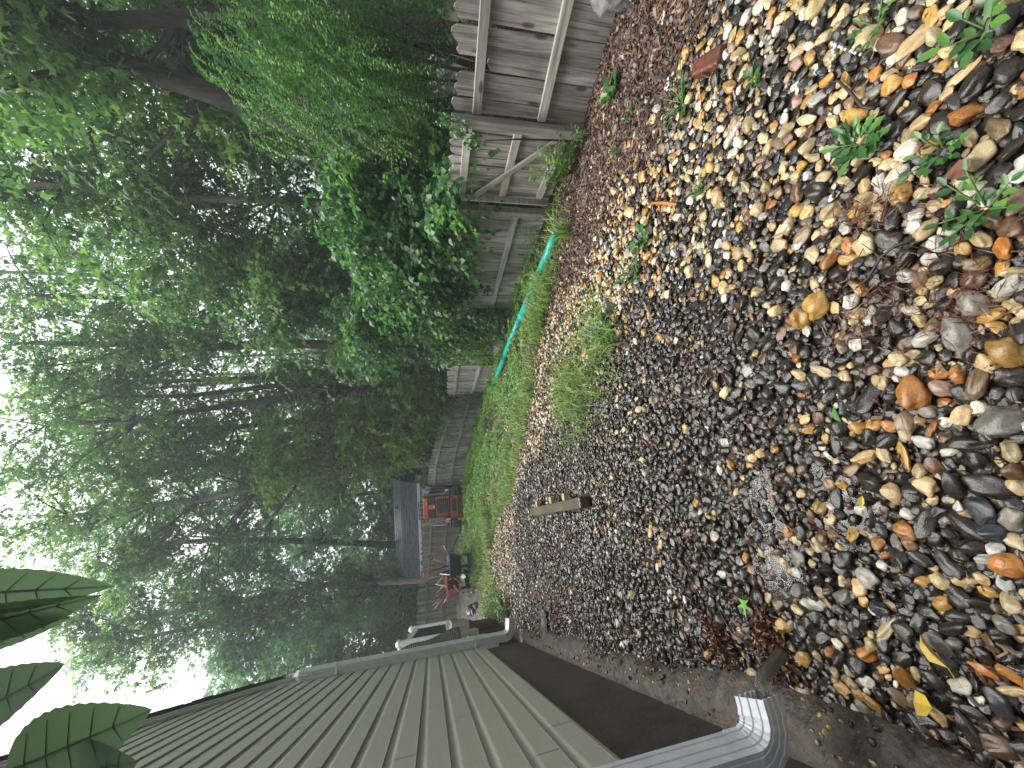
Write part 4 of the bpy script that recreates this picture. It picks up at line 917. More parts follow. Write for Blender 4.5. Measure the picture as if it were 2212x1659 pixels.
# twigs by the footing
for i, (x, y, L, a) in enumerate(((-1.62, 1.95, .42, 2.0), (-1.25, 1.62, .22, 1.2), (-1.9, 2.35, .18, 2.6), (.95, 1.02, .25, .6), (1.85, 1.75, .3, 1.9), (.35, .95, .2, 2.2))):
    dx, dy = math.cos(a), math.sin(a); p3 = []
    for q in range(5):
        t_ = q / 4; xx, yy = x + dx * L * (t_ - .5) + .02 * math.sin(t_ * 7 + i), y + dy * L * (t_ - .5); p3.append(Vector((xx, yy, max(hz(xx, yy) + .03, .16 if wall_off(xx, yy) < .16 else -9))))
    mb = MB().tube(p3, [.006, .0055, .005, .004, .002], n=6); mb.tube([p3[2], p3[2] + Vector((dy * .07, -dx * .07, .02))], [.003, .001], n=5)
    o = mb.build('twig', M['twig'], smooth=True)
    tag(o, ['forked dark twig lying on the concrete footing near the pouring downspout', 'thin dark twig beside the brown leaf pile', 'short twig on the footing further along the wall', 'twig beside the white bead string', 'twig on the brown mulch', 'twig among the large cream pebbles'][i], 'twig')

# ------------------------------------------------------------------ water: stream from the near downspout and puddles
m, t, p, out = newmat('water')   # thin sheet: clear to look through, mirrors the sky at a slant
fz = N_(t, 'ShaderNodeFresnel', IOR=1.33); tb_ = N_(t, 'ShaderNodeBsdfTransparent'); tb_.inputs['Color'].default_value = (.86, .83, .78, 1); gb = N_(t, 'ShaderNodeBsdfGlossy', Roughness=.12); mx = N_(t, 'ShaderNodeMixShader')
nw = N_(t, 'ShaderNodeTexNoise', Scale=28.0, Detail=2.0); bw = N_(t, 'ShaderNodeBump', Strength=.03, Distance=.01); t.links.new(nw.outputs['Fac'], bw.inputs['Height']); t.links.new(bw.outputs[0], gb.inputs['Normal'])
t.links.new(fz.outputs[0], mx.inputs[0]); t.links.new(tb_.outputs[0], mx.inputs[1]); t.links.new(gb.outputs[0], mx.inputs[2]); t.links.new(mx.outputs[0], out.inputs[0])
M['water'] = m
ex = near_pts[-1]; exd = (near_pts[-1] - near_pts[-2]).normalized()
path = [ex - exd * .06 + Vector((0, 0, -.03))]
for i in range(1, 9):
    t_ = i / 8; path.append(ex + exd * (.10 * t_) + Vector((0, 0, -.03 - .13 * t_ * t_)))
mb = MB().tube(path, [.030, .030, .029, .027, .025, .024, .023, .022, .026], n=10); mb2 = MB().tube([q + Vector((.014, -.02, .002)) for q in path[3:]], [.010, .011, .010, .010, .009, .012], n=7)
m2w, t2, p2, o2_ = newmat('pouring_water'); fz = N_(t2, 'ShaderNodeFresnel', IOR=1.9); tb_ = N_(t2, 'ShaderNodeBsdfTransparent'); tb_.inputs['Color'].default_value = (.82, .77, .69, 1); gb = N_(t2, 'ShaderNodeBsdfGlossy', Roughness=.05); mx = N_(t2, 'ShaderNodeMixShader')
nw = N_(t2, 'ShaderNodeTexNoise', Scale=55.0, Detail=3.0); bw = N_(t2, 'ShaderNodeBump', Strength=.6, Distance=.01); t2.links.new(nw.outputs['Fac'], bw.inputs['Height']); t2.links.new(bw.outputs[0], gb.inputs['Normal']); t2.links.new(bw.outputs[0], fz.inputs['Normal'])
t2.links.new(fz.outputs[0], mx.inputs[0]); t2.links.new(tb_.outputs[0], mx.inputs[1]); t2.links.new(gb.outputs[0], mx.inputs[2]); t2.links.new(mx.outputs[0], o2_.inputs[0])
st = empty('water_stream', ex + Vector((0, 0, -.16)), label='brown rain water pouring from the near downspout elbow', cat='water')
for q_, nm in ((mb, 'flow'), (mb2, 'side_trickle')):
    o = q_.build(nm, m2w, None, smooth=True); o.parent = st; o.matrix_parent_inverse = Matrix.Translation(-Vector(st.location))
def puddle(cx, cy, rx, ry, rot, dz, seed):
    r_ = random.Random(seed); n = 40; vs = [Vector((cx, cy, 0))]
    zz = hz(cx, cy) + dz
    for i in range(n):
        a = 2 * math.pi * i / n; k_ = 1 + .28 * math.sin(3 * a + seed) + .16 * math.sin(7 * a + 2 * seed) + r_.uniform(-.06, .06)
        x, y = rx * k_ * math.cos(a), ry * k_ * math.sin(a); vs.append(Vector((cx + x * math.cos(rot) - y * math.sin(rot), cy + x * math.sin(rot) + y * math.cos(rot), 0)))
    mb = MB(); mb.add([(v.x, v.y, zz) for v in vs], [(0, i + 1, (i + 1) % n + 1) for i in range(n)])
    o = mb.build('puddle', M['water']); tag(o, kind='structure'); return o
puddle(-1.02, 1.28, .22, .14, .5, .008, 1); puddle(-.74, 1.42, .24, .12, .2, .006, 2); puddle(-.62, 1.75, .16, .12, .9, .005, 3); puddle(-.50, 1.12, .14, .10, .3, .006, 6)
puddle(-2.48, 5.55, .50, .10, .35, .020, 4); puddle(-3.0, 5.75, .25, .08, .6, .022, 5); puddle(-.32, 2.15, .14, .10, .1, .004, 7)

# ------------------------------------------------------------------ fallen leaves and litter
def leaf_obj(name, loc, size, yaw, shape, col, label, cat='leaf', tilt=(.1, .1), curl=.0):
    tpl, faces = shape; V = tpl.copy(); V[:, 2] += curl * (np.abs(V[:, 1]) ** 1.2)
    mb = MB(); mb.add([Vector(q) * size for q in V.tolist()], faces); mb.tube([Vector((0, 0, 0)), Vector((-.28 * size, .03 * size, .05 * size)), Vector((-.5 * size, .10 * size, .02 * size))], [.014 * size, .012 * size, .009 * size], n=5)
    m_ = simple(name + '_skin', col, .35, var=.25, scale=30)
    o = mb.build(name, m_); o.location = loc; o.rotation_euler = (tilt[0], tilt[1], yaw); return tag(o, label, cat)
SH_GUM = (np.array([(0, 0, 0), (-.08, -.55, .02), (.20, -.20, .03), (.45, -.72, .04), (.42, -.16, .02), (1.05, 0, -.04), (.42, .16, .02), (.45, .72, .04), (.20, .20, .03), (-.08, .55, .02)]), [(0, 1, 2), (2, 3, 4), (4, 5, 6), (6, 7, 8), (8, 9, 0), (0, 2, 4, 6, 8)])
leaf_obj('star_leaf', on(-1.06, 1.53, .045), .075, R(200), SH_GUM, (.16, .36, .06), 'bright green star shaped leaf fallen on dark pebbles', tilt=(.15, -.2))
leaf_obj('yellow_leaf', on(-1.0, .835, .06), .085, R(120), SH_HEART, (.50, .36, .05), 'broad curled yellow leaf lying on brown pebbles', tilt=(.5, .3), curl=.3)
leaf_obj('yellow_leaf', on(-.86, .80, .055), .09, R(60), SH_OVAL, (.52, .36, .04), 'narrow folded yellow leaf beside the speckled grey pebble', tilt=(-.4, .2), curl=.9)
leaf_obj('yellow_leaf', on(-.47, 1.02, .045), .04, R(10), SH_OVAL, (.55, .42, .05), 'tiny yellow leaf on black pebbles', tilt=(.2, .3), curl=.4)
leaf_obj('green_leaf', on(-.13, 1.10, .05), .06, R(210), SH_OVAL, (.06, .20, .04), 'small dark green leaf dropped among dark pebbles', tilt=(.3, -.2), curl=.4)
leaf_obj('dead_leaf', on(.53, .72, .06), .07, R(80), SH_HEART, (.17, .075, .05), 'flat brown leaf on gravel beside a white pebble', tilt=(.2, .2))
leaf_obj('pink_leaf', on(-.95, 3.05, .045), .05, R(80), SH_OVAL, (.65, .13, .13), 'pink red petal on the dark gravel near the timber', cat='petal', tilt=(.2, .3))
leaf_obj('pink_leaf', on(1.62, 2.9, .03), .05, R(10), SH_OVAL, (.55, .16, .16), 'pink petal on the mulch near the gate', cat='petal', tilt=(.2, .3))
leaf_obj('red_leaf', on(1.35, 2.65, .03), .05, R(100), SH_OVAL, (.42, .05, .04), 'small crimson leaf on mulch among pale stones', tilt=(.3, .1), curl=.6)
def litter(name, label, c, rx, ry, n, size, mat, shape, flat=.35, hgt=.05, rot=0.0):
    a = rng.normal(0, .45, (n, 2)); ca, sa = math.cos(rot), math.sin(rot); x = c[0] + a[:, 0] * rx * ca - a[:, 1] * ry * sa; y = c[1] + a[:, 0] * rx * sa + a[:, 1] * ry * ca
    rr = np.hypot(a[:, 0], a[:, 1]); z = HZ(x, y) + .018 + hgt * np.clip(1 - rr, 0, 1) * rng.random(n)
    P = np.stack([x, y, z], -1); T = rng.normal(0, 1, (n, 3)) * [1, 1, flat]; Nn = rng.normal(0, .5, (n, 3)) + [0, 0, 1]
    s = size * (0.5 + rng.random(n)); o = obj_of(name, leaf_mesh(name, P, T, Nn, s, shape, mat, rng.random(n))); tag(o, label, 'litter'); tag(o, kind='stuff'); return o
SH_NEEDLE = (np.array([(0, 0, 0), (.5, -.035, .03), (1, 0, 0), (.5, .035, .03)]), [(0, 1, 2, 3)])
SH_CURL = (np.array([(0, 0, 0), (.35, -.26, .22), (.75, -.16, .20), (1, 0, .05), (.75, .16, .22), (.35, .26, .16), (.5, 0, -.04)]), [(0, 1, 2, 6), (6, 2, 3), (0, 6, 4, 5), (6, 3, 4)])
litter('leaf_litter', 'wet brown leaf pile washed together below the near downspout', (-1.20, 1.40), .15, .09, 620, .030, M['deadleaf'], SH_CURL, hgt=.06, rot=.4)
litter('leaf_litter', 'wet brown leaves caught behind the pebbles further from the downspout', (-1.36, 1.72), .16, .09, 300, .028, M['deadleaf'], SH_CURL, rot=.8)
litter('needle_litter', 'rusty red needle and shred litter over large cream pebbles', (.22, .92), .22, .30, 420, .04, M['needle'], SH_NEEDLE, hgt=.06)
litter('needle_litter', 'rusty shred litter between white pebbles and weeds', (.52, .98), .10, .16, 180, .045, M['needle'], SH_NEEDLE, hgt=.05)
litter('needle_litter', 'thin rusty shreds near the biggest grey pebble', (.12, .72), .16, .10, 130, .035, M['needle'], SH_NEEDLE, hgt=.05)

# ------------------------------------------------------------------ weeds and grass tufts
def weed(name, label, x, y, h, n, leaf, spread, shape, mat='leaf_weed', up=.6, cat='weed', stems=5):
    k0 = .62 if y < 1.6 else 1.0; h *= k0; leaf *= k0; spread *= k0
    z0 = hz(x, y); root = empty(name, (x, y, z0), label=label, cat=cat)
    r_ = rng; stp = []; P = []; T = []; Nn = []; S = []; mb = MB()
    for k_ in range(stems):
        a = 6.283 * k_ / stems + r_.random() * .9; ln = h * (.55 + .55 * r_.random()); dx = np.array([math.cos(a), math.sin(a), 0.]); le = spread * (.4 + .6 * r_.random())
        pts = [dx * le * t_ + np.array([0, 0, 1.]) * ln * (t_ - .25 * t_ * t_ * (1 - up)) for t_ in (0, .35, .7, 1)]
        mb.tube([Vector(q) for q in pts], [.0035, .003, .0025, .0015], n=5)
        m_ = max(3, n // stems)
        for i in range(m_):
            t_ = .2 + .8 * (i + r_.random() * .5) / m_; q = dx * le * t_ + np.array([0, 0, 1.]) * ln * (t_ - .25 * t_ * t_ * (1 - up)); b = a + (1 if i % 2 else -1) * (.6 + .8 * r_.random())
            tv = np.array([math.cos(b), math.sin(b), .25 + .3 * r_.random()]); P.append(q); T.append(tv); Nn.append(np.array([r_.normal(0, .3), r_.normal(0, .3), 1.])); S.append(leaf * (.6 + .6 * r_.random()))
        P.append(pts[-1]); T.append(dx + [0, 0, .35]); Nn.append(np.array([0, 0, 1.])); S.append(leaf)
    mb.build('stem', M['leaf_weed'] if 'stemg' not in M else M['stemg'], root, smooth=True)
    obj_of('leaves', leaf_mesh('leaves', np.array(P), np.array(T), np.array(Nn), np.array(S), shape, M[mat], rng.random(len(P))), root)
    return root
M['stemg'] = simple('green_stem', (.10, .19, .05), .5, var=.2)
SH_DENT = (np.array([(0, 0, 0), (.25, -.10, .03), (.35, -.20, .05), (.5, -.14, .04), (.65, -.24, .05), (.8, -.14, .03), (1, 0, -.06), (.8, .14, .03), (.65, .24, .05), (.5, .14, .04), (.35, .20, .05), (.25, .10, .03), (.55, 0, -.03)]), [(0, 1, 2, 3, 12), (12, 3, 4, 5, 6), (0, 12, 9, 10, 11), (12, 6, 7, 8, 9)])
weed('rosette_weed', 'jagged leaved rosette weed among cream pebbles', .77, 1.00, .09, 16, .105, .08, SH_DENT, stems=9, up=.3)
weed('weed', 'branching weed with oval leaves next to the rusty litter', .62, .80, .13, 26, .05, .12, SH_OVAL, stems=7)
weed('weed', 'tall weed with long stalk and rounded leaves beside brown flat leaf', .42, .72, .17, 30, .055, .16, SH_OVAL, stems=7)
weed('weed', 'large leaved weed sprouting beside the dark wet pebbles near the mulch', .88, .70, .13, 16, .085, .11, SH_OVAL, stems=5)
weed('weed', 'loose leafy weed beside the orange oval pebble', 1.12, .95, .10, 24, .045, .13, SH_OVAL, stems=7)
weed('weed', 'three leaved seedling weed near the red brick', 1.30, 1.40, .07, 8, .06, .05, SH_HEART, stems=3)
weed('weed', 'spreading green weed at the edge of mulch and gravel', 1.54, 1.88, .08, 40, .035, .17, SH_OVAL, stems=9)
weed('weed', 'small broad leaved weed on the mulch near the fence', 2.15, 2.62, .10, 9, .085, .08, SH_HEART, stems=4)
weed('weed', 'small crown of leaves on bare brown mulch', 1.84, 2.40, .06, 12, .04, .06, SH_OVAL, stems=4)
weed('weed', 'little weed beside the orange stick', 1.00, 1.76, .06, 16, .035, .05, SH_DENT, stems=5)
weed('weed', 'dark green weed clump below the teal pipe end', .93, 2.30, .08, 18, .06, .08, SH_HEART, stems=6)
weed('weed', 'feathery weed clump next to the cut stone block', .74, 2.45, .12, 60, .035, .16, SH_DENT, stems=10)
weed('weed', 'mint green weed patch on pale gravel past the stone block', .42, 2.90, .11, 70, .045, .22, SH_HEART, stems=11)
weed('weed', 'leafy weed against the gate post foot', 2.20, 3.22, .22, 40, .045, .10, SH_OVAL, stems=6, mat='leaf_bright')
weed('weed', 'bright sprig climbing in front of the gate boards', 2.10, 3.62, .50, 170, .062, .18, SH_OVAL, stems=9, mat='leaf_bright', up=.9)
weed('weed', 'yellow green sprig at the gate foot', 2.14, 3.42, .30, 110, .055, .17, SH_OVAL, stems=8, mat='leaf_bright', up=.8)
weed('weed', 'thin pale weed leaning on the fence behind the pipe', 1.92, 4.75, .42, 40, .05, .12, SH_OVAL, stems=5, up=.9)
weed('weed', 'dark broad leaved plant under the far downspout', -4.20, 7.15, .22, 26, .17, .16, SH_OVAL, stems=6, mat='leaf_glossy')
for (lab, x, y, h, n, w) in (('arching grass tuft beside the open end of the teal pipe', 1.56, 3.72, .34, 46, .008), ('tall grass tuft behind the teal pipe near the fence', 1.48, 5.4, .34, 60, .008),
                            ('grass tuft leaning over the middle of the teal pipe', .62, 7.6, .36, 70, .009), ('grass tuft at the far end of the teal pipe', .05, 9.7, .4, 70, .010),
                            ('small bent grass tuft on the brown mulch', 1.72, 2.62, .14, 12, .005), ('tall green blades at the yard corner fence', -1.2, 12.3, .45, 60, .012), ('leafy blades beside the orange loader track', -3.0, 11.9, .4, 40, .012)):
    a = rng.normal(0, .035 + .02 * (h > .3), (n, 2)); P = np.stack([x + a[:, 0], y + a[:, 1], HZ(x + a[:, 0], y + a[:, 1])], -1)
    root = empty('grass_tuft', on(x, y), label=lab, cat='grass'); P = P - np.array(root.location)
    obj_of('blades', blades('blades', P, h * (.55 + .6 * rng.random(n)), w * (.6 + .5 * rng.random(n)), .3 + .8 * rng.random(n), M['grass']), root)
    k_ = n // 5; obj_of('dry_blades', blades('dry_blades', P[:k_], h * .6 * (.5 + .6 * rng.random(k_)), w * .7 * np.ones(k_), .8 + .6 * rng.random(k_), M['grass']), root)
# lawn and ground cover
n = 260000; yy = rng.random(n) * 10.2 + 2.6; xx = rng.random(n) * 10.5 - 7.6
ok = (rng.random(n) < grass_w(xx, yy) * (.08 + .92 * sstep(.36, .56, fbm(xx, yy, 1.5)))) & (xx < fenceX(yy) - .05) & (wall_off(xx, yy) > .25) & (yy < 12.9)
xx, yy = xx[ok], yy[ok]; gd = xx - grassX(yy)
fine = (gd < 1.15) | (yy < 4.6)
xg, yg = xx[fine], yy[fine]; ng_ = len(xg)
P = np.stack([xg, yg, HZ(xg, yg) - .01], -1); hh = (.06 + .15 * rng.random(ng_)) * (1 + .6 * sstep(.45, .7, fbm(xg, yg, 1.1)))
tag(obj_of('lawn_grass', blades('lawn_grass', P, hh, .0022 + .0012 * rng.random(ng_) + .0004 * yg, .3 + .9 * rng.random(ng_), M['grass']), ground), kind='stuff')
xc, yc = xx[~fine], yy[~fine]; sel = rng.random(len(xc)) < .75; xc, yc = xc[sel], yc[sel]; nc = len(xc)
P = np.stack([xc, yc, HZ(xc, yc) + .01 + .12 * rng.random(nc) * sstep(.3, .7, fbm(xc, yc, 1.7))], -1); a = rng.random(nc) * 6.283
tag(obj_of('ground_cover', leaf_mesh('ground_cover', P, np.stack([np.cos(a), np.sin(a), .2 + .5 * rng.random(nc)], -1), np.stack([rng.normal(0, .4, nc), rng.normal(0, .4, nc) - .3, np.ones(nc)], -1), .035 + .05 * rng.random(nc), SH_OVAL, M['clover'], rng.random(nc) * .6 + .4 * fbm(xc, yc, .9)), ground), kind='stuff')
print('lawn', ng_, 'cover', nc)

# ------------------------------------------------------------------ orange mini loader
ld = empty('mini_loader', (-3.86, 12.45, hz(-3.9, 12.4) + .01), (0, 0, R(6)), label='orange compact track loader parked rear end on in front of the fence', cat='loader')
def lp(mb, name, mat, parent=ld, bevel=.01, smooth=False): return mb.build(name, mat, parent, smooth, bevel)
def lbox(x1, x2, y1, y2, z1, z2, tp=1.0): return MB().box(((x1 + x2) / 2, (y1 + y2) / 2, (z1 + z2) / 2), (x2 - x1, y2 - y1, z2 - z1), taper=tp)
def track(x, w):
    tr = empty_part('track', ld, (x, .55, .27)); n = 44; loop = []
    for i in range(n):
        a = 2 * math.pi * i / n; cx = .48 if math.cos(a) > 0 else -.48
        loop.append((cx + .23 * math.cos(a), .23 * math.sin(a)))
    mb = MB(); 
    for sx in (-w / 2, w / 2): mb.v += [(sx, p_[0], p_[1]) for p_ in loop]
    mb.f += [(i, (i + 1) % n, n + (i + 1) % n, n + i) for i in range(n)] + [tuple(range(n)), tuple(reversed(range(n, 2 * n)))]
    mb.build('belt', M['rubber'], tr)
    # lugs follow the belt
    per = [];
    for i in range(24):
        u_ = i / 24; Ltot = 2 * .96 + 2 * math.pi * .23; d_ = u_ * Ltot
        if d_ < .96: per.append((-.48 + d_, .245, 0))
        elif d_ < .96 + math.pi * .23: a = (d_ - .96) / .23; per.append((.48 + .245 * math.sin(a), .245 * math.cos(a), -a))
        elif d_ < 1.92 + math.pi * .23: per.append((.48 - (d_ - .96 - math.pi * .23), -.245, math.pi))
        else: a = (d_ - 1.92 - math.pi * .23) / .23; per.append((-.48 - .245 * math.sin(a), -.245 * math.cos(a), math.pi - a))
    for (py, pz_, a) in per: MB().box((0, py, pz_), (w * .96, .05, .04), Matrix.Rotation(a, 3, 'X')).build('lug', M['rubber'], tr)
    for yy_ in (-.48, -.16, .16, .48): MB().lathe([(.0, -w / 2 - .012), (.15 if abs(yy_) > .4 else .09, -w / 2 - .012), (.15 if abs(yy_) > .4 else .09, w / 2 + .012), (.0, w / 2 + .012)], (0, yy_, -.02), n=16, axis='X').build('roller', M['steel'], tr)
def empty_part(name, parent, loc):
    o = bpy.data.objects.new(name, None); link(o, parent); o.location = loc; o.empty_display_size = .1; return o
track(-.47, .24); track(.49, .22)
lp(lbox(-.32, .37, -.02, 1.1, .10, .46), 'lower_body', M['rust'])
lp(lbox(-.12, .26, -.032, -.018, .22, .40), 'lower_grille', M['black'])
lp(lbox(-.33, .60, -.10, -.06, .23, .262), 'step_bar', M['steel'])
lp(lbox(-.36, -.30, -.22, -.02, .07, .24), 'step_bracket', M['orange']); lp(lbox(.34, .42, -.12, -.02, .24, .40, .4), 'step_bracket', M['orange'])
lp(lbox(-.25, .40, .0, 1.0, .462, .92), 'engine_frame', M['rust'], bevel=.03)
gk = lp(lbox(-.12, .30, -.018, -.002, .48, .89), 'grille', M['black'])
for i in range(7): MB().box((.09, -.028, .505 + i * .06), (.40, .022, .034), Matrix.Rotation(R(-25), 3, 'X')).build('slat', M['black'], gk)
lp(lbox(-.26, .42, .0, .9, .924, 1.15, .92), 'hood', M['black'], bevel=.04)
lp(lbox(.02, .16, -.022, -.002, .93, 1.14), 'latch_plate', M['orange']); lp(lbox(.05, .13, -.034, -.023, .95, 1.0), 'label_plate', M['lens'], bevel=.002)
cn = lp(lbox(-.26, .38, .02, .55, 1.152, 1.30), 'console', M['orange'], bevel=.02)
for (x1, x2, z1, z2) in ((.14, .25, 1.19, 1.22), (.27, .33, 1.24, 1.28)): MB().box(((x1 + x2) / 2, .012, (z1 + z2) / 2), (x2 - x1, .02, z2 - z1)).build('sticker', M['yellow'], cn)
ct = lp(MB().tube([(-.28, .10, 1.30), (-.28, .08, 1.43), (.25, .08, 1.44), (.25, .12, 1.30)], .018, n=8), 'control_bar', M['black'], bevel=0, smooth=True)
for x in (-.16, .0, .14): MB().tube([(x, .16, 1.30), (x, .13, 1.41)], [.014, .02], n=8).build('lever', M['black'], ct)
MB().lathe([(.0, 0), (.018, .005), (.02, .02), (.0, .04)], (.06, .13, 1.405), n=8).build('knob', M['yellow'], ct)
lp(lbox(.405, .50, .03, .9, .46, 1.12, .9), 'side_panel', M['steel'], bevel=.02); lp(lbox(-.39, -.262, .03, .9, .62, 1.14, .9), 'side_panel', M['steel'], bevel=.02)
lp(lbox(.50, .62, .05, .9, .56, 1.08, .8), 'fender', M['black'], bevel=.02); lp(lbox(-.47, -.36, .0, .8, .46, .62, .8), 'fender', M['orange'], bevel=.02)
for x in (.565, -.345):
    b = lp(lbox(x - .055, x + .055, -.02, .05, .42, .62), 'light_bracket', M['rust']); MB().box((x, -.028, .53), (.055, .03, .15)).build('lamp', M['lens'], b, bevel=.02)
lp(MB().tube([(-.52, .1, .56), (-.54, .3, .98), (-.54, .9, 1.18), (-.54, 1.5, .9)], .045, n=6), 'lift_arm', M['steel'], bevel=0); lp(MB().tube([(.62, .1, .6), (.64, .3, 1.0), (.64, .9, 1.18), (.64, 1.5, .9)], .045, n=6), 'lift_arm', M['black'], bevel=0)
lp(MB().tube([(-.56, .02, .50), (-.56, .06, .95)], [.03, .022], n=8), 'cylinder', M['black'], bevel=0)
lp(MB().tube([(-.50, .05, 1.16), (-.44, .0, 1.22), (-.38, .02, 1.16), (-.40, .04, 1.02)], .016, n=6), 'hose', M['orange'], bevel=0)
bk = lp(MB().hexa([(-.85, 1.3, .12), (.8, 1.3, .12), (.8, 1.9, .12), (-.85, 1.9, .12), (-.85, 1.25, .62), (.8, 1.25, .62), (.8, 1.45, .66), (-.85, 1.45, .66)]), 'bucket', M['black'])
MB().hexa([(-.86, 1.2, .15), (-.58, 1.2, .15), (-.58, 1.24, .15), (-.86, 1.24, .15), (-.80, 1.2, .62), (-.60, 1.2, .52), (-.60, 1.24, .52), (-.80, 1.24, .62)]).build('bucket_plate', M['steel'], bk)
jug = empty('jug', tuple(ld.matrix_basis @ Vector((.52, .22, 1.07))), label='small purple jug standing on top of the orange loader', cat='jug')
MB().lathe([(0, 0), (.045, 0), (.05, .07), (.03, .11), (.016, .12), (.016, .14), (0, .14)], n=12).build('jug_body', M['purple'], jug, smooth=True); MB().lathe([(0, .14), (.02, .14), (.02, .165), (0, .165)], n=10).build('jug_cap', M['white'], jug)

# ------------------------------------------------------------------ wheelbarrows full of tools
def barrow(name, label, loc, yaw, tray, inner, leg, L=.95, W=.62, wheel=True):
    root = empty(name, loc, (0, 0, yaw), label=label, cat='wheelbarrow')
    tp = [(-L * .30, -W * .34, .40), (L * .28, -W * .28, .40), (L * .28, W * .28, .40), (-L * .30, W * .34, .40), (-L * .5, -W * .5, .70), (L * .55, -W * .5, .72), (L * .55, W * .5, .72), (-L * .5, W * .5, .70)]
    mb = MB().add(tp, [(3, 2, 1, 0), (0, 1, 5, 4), (1, 2, 6, 5), (2, 3, 7, 6), (3, 0, 4, 7)]); o = mb.build('tray', tray, root)
    md = o.modifiers.new('thick', 'SOLIDIFY'); md.thickness = .012; md.offset = 1
    MB().add([tuple(Vector(q) * 1.0 + Vector((0, 0, .018))) for q in tp], [(0, 1, 2, 3), (4, 5, 1, 0), (5, 6, 2, 1), (6, 7, 3, 2), (7, 4, 0, 3)]).build('tray_lining', inner, o)
    MB().tube([Vector(tp[i]) for i in (4, 5, 6, 7, 4)], .014, n=6).build('rim', M['steel'], o)
    for s in (-1, 1):
        MB().tube([(L * .62, s * .10, .24), (0, s * .20, .37), (-L * .5, s * .27, .46), (-L * .95, s * .29, .55)], [.02, .02, .02, .022], n=8).build('handle', M['handle'], root)
        MB().tube([(-L * .1, s * .22, .38), (-L * .22, s * .25, .02), (-L * .34, s * .25, .02), (-L * .36, s * .25, .40)], .018, n=7).build('leg', leg, root)
    MB().box((-L * .27, 0, .16), (.03, .50, .12)).build('brace_board', M['navy'], root)
    wl = MB().lathe([(.06, -.04), (.16, -.045), (.185, -.02), (.185, .02), (.16, .045), (.06, .04)], (L * .64, 0, .186), n=20, axis='Y').build('wheel', M['rubber'], root, smooth=True)
    MB().lathe([(.0, -.035), (.075, -.042), (.075, .042), (.0, .035)], (L * .64, 0, .186), n=14, axis='Y').build('hub', M['steel'], wl)
    return root
bx, by = -4.86, 10.55
b1 = barrow('wheelbarrow', 'navy blue wheelbarrow heaped with garden tools near the back fence', (bx, by, hz(bx, by)), R(118), M['navy'], M['blue'], M['blue'])
b2 = barrow('wheelbarrow', 'dull red wheelbarrow with wooden legs beside the porch side of the navy one', (bx - .62, by + .25, hz(bx - .6, by + .25)), R(135), M['darkred'], M['red'], M['handle'], L=.85, W=.5)
def tool(name, label, a, b, r, mat, head=None, hm=None, cat='tool', grip=None):
    a = Vector(a); b = Vector(b); root = empty(name, a, label=label, cat=cat); d_ = b - a; mb = MB().tube([Vector((0, 0, 0)), d_ * .5, d_], r, n=8); mb.build('shaft', mat, root, smooth=True)
    u_ = d_.normalized(); q = u_.to_track_quat('Z', 'Y').to_matrix()
    if grip: MB().tube([d_ - u_ * .12, d_ + u_ * .01], r * 1.35, n=8).build('grip', grip, root)
    if head == 'blade':
        pts = [(-.05, 0, 0), (.05, 0, 0), (.06, .02, .09), (0, .015, .15), (-.06, .02, .09)]
        MB().add([q @ Vector((x, y, -z)) for x, y, z in pts] + [q @ Vector((x, y + .006, -z)) for x, y, z in pts], [(0, 1, 2, 3, 4), (9, 8, 7, 6, 5)] + [(i, 5 + i, 5 + (i + 1) % 5, (i + 1) % 5) for i in range(5)]).build('blade', hm, root)
    elif head == 'rake':
        mb = MB().box(q @ Vector((0, 0, 0)), (.34, .02, .02), q)
        for i in range(9): mb.box(q @ Vector((-.16 + .04 * i, .03, 0)), (.008, .06, .008), q)
        mb.build('rake_head', hm, root)
    elif head == 'fan':
        mb = MB()
        for i in range(-4, 5): mb.tube([q @ Vector((0, 0, 0)), q @ Vector((.022 * i, .0, -.14)), q @ Vector((.045 * i, .03, -.26))], .004, n=5)
        mb.build('tines', hm, root)
    elif head == 'd':
        MB().tube([d_, d_ + q @ Vector((.06, 0, .06)), d_ + q @ Vector((.06, 0, .12)), d_ + q @ Vector((-.06, 0, .12)), d_ + q @ Vector((-.06, 0, .06)), d_], .012, n=7).build('d_handle', hm, root)
    return root
g0 = hz(bx, by); T0 = (bx, by, g0)
def tp_(dx, dy, dz): return (bx + dx, by + dy, g0 + dz)
tool('shovel', 'shovel with worn brown shaft sticking up from the navy wheelbarrow', tp_(.0, .05, .5), tp_(.36, -.15, 1.12), .016, M['handle'], 'd', M['handle_dark'])
tool('shovel', 'shovel with red and black grip pointing up out of the navy wheelbarrow', tp_(.05, .1, .5), tp_(-.02, -.12, 1.26), .018, M['handle_dark'], 'd', M['red'])
tool('mallet', 'short round dark mallet handle standing up beside the red grip', tp_(-.05, .0, .55), tp_(-.16, -.1, 1.2), .022, M['handle_dark'], grip=M['handle'])
tool('rake', 'metal rake with pale grey shaft leaning out over the loader side', tp_(.05, 0, .55), tp_(.62, -.1, .82), .015, M['steel'], 'rake', M['steel'], grip=M['yellow'])
tool('long_tool', 'long green handled tool with yellow end propped from wheelbarrow to the ground', tp_(.42, -.05, .62), (-4.02, 11.75, hz(-4.0, 11.75) + .12), .013, M['green_handle'], grip=M['yellow'])
tool('hoe', 'pink red handled hoe leaning across the wheelbarrow rim', tp_(.1, .1, .5), tp_(.46, -.12, .80), .014, M['red'], 'blade', M['steel'])
tool('fan_rake', 'white scoop handled rake hanging down the front of the navy tray', tp_(-.08, -.42, .42), tp_(-.10, -.1, .95), .014, M['white'], 'blade', M['white'])
tool('pole', 'pale bent pole rising above the red wheelbarrow', tp_(-.50, .15, .6), tp_(-.22, .1, 1.1), .013, M['handle'])
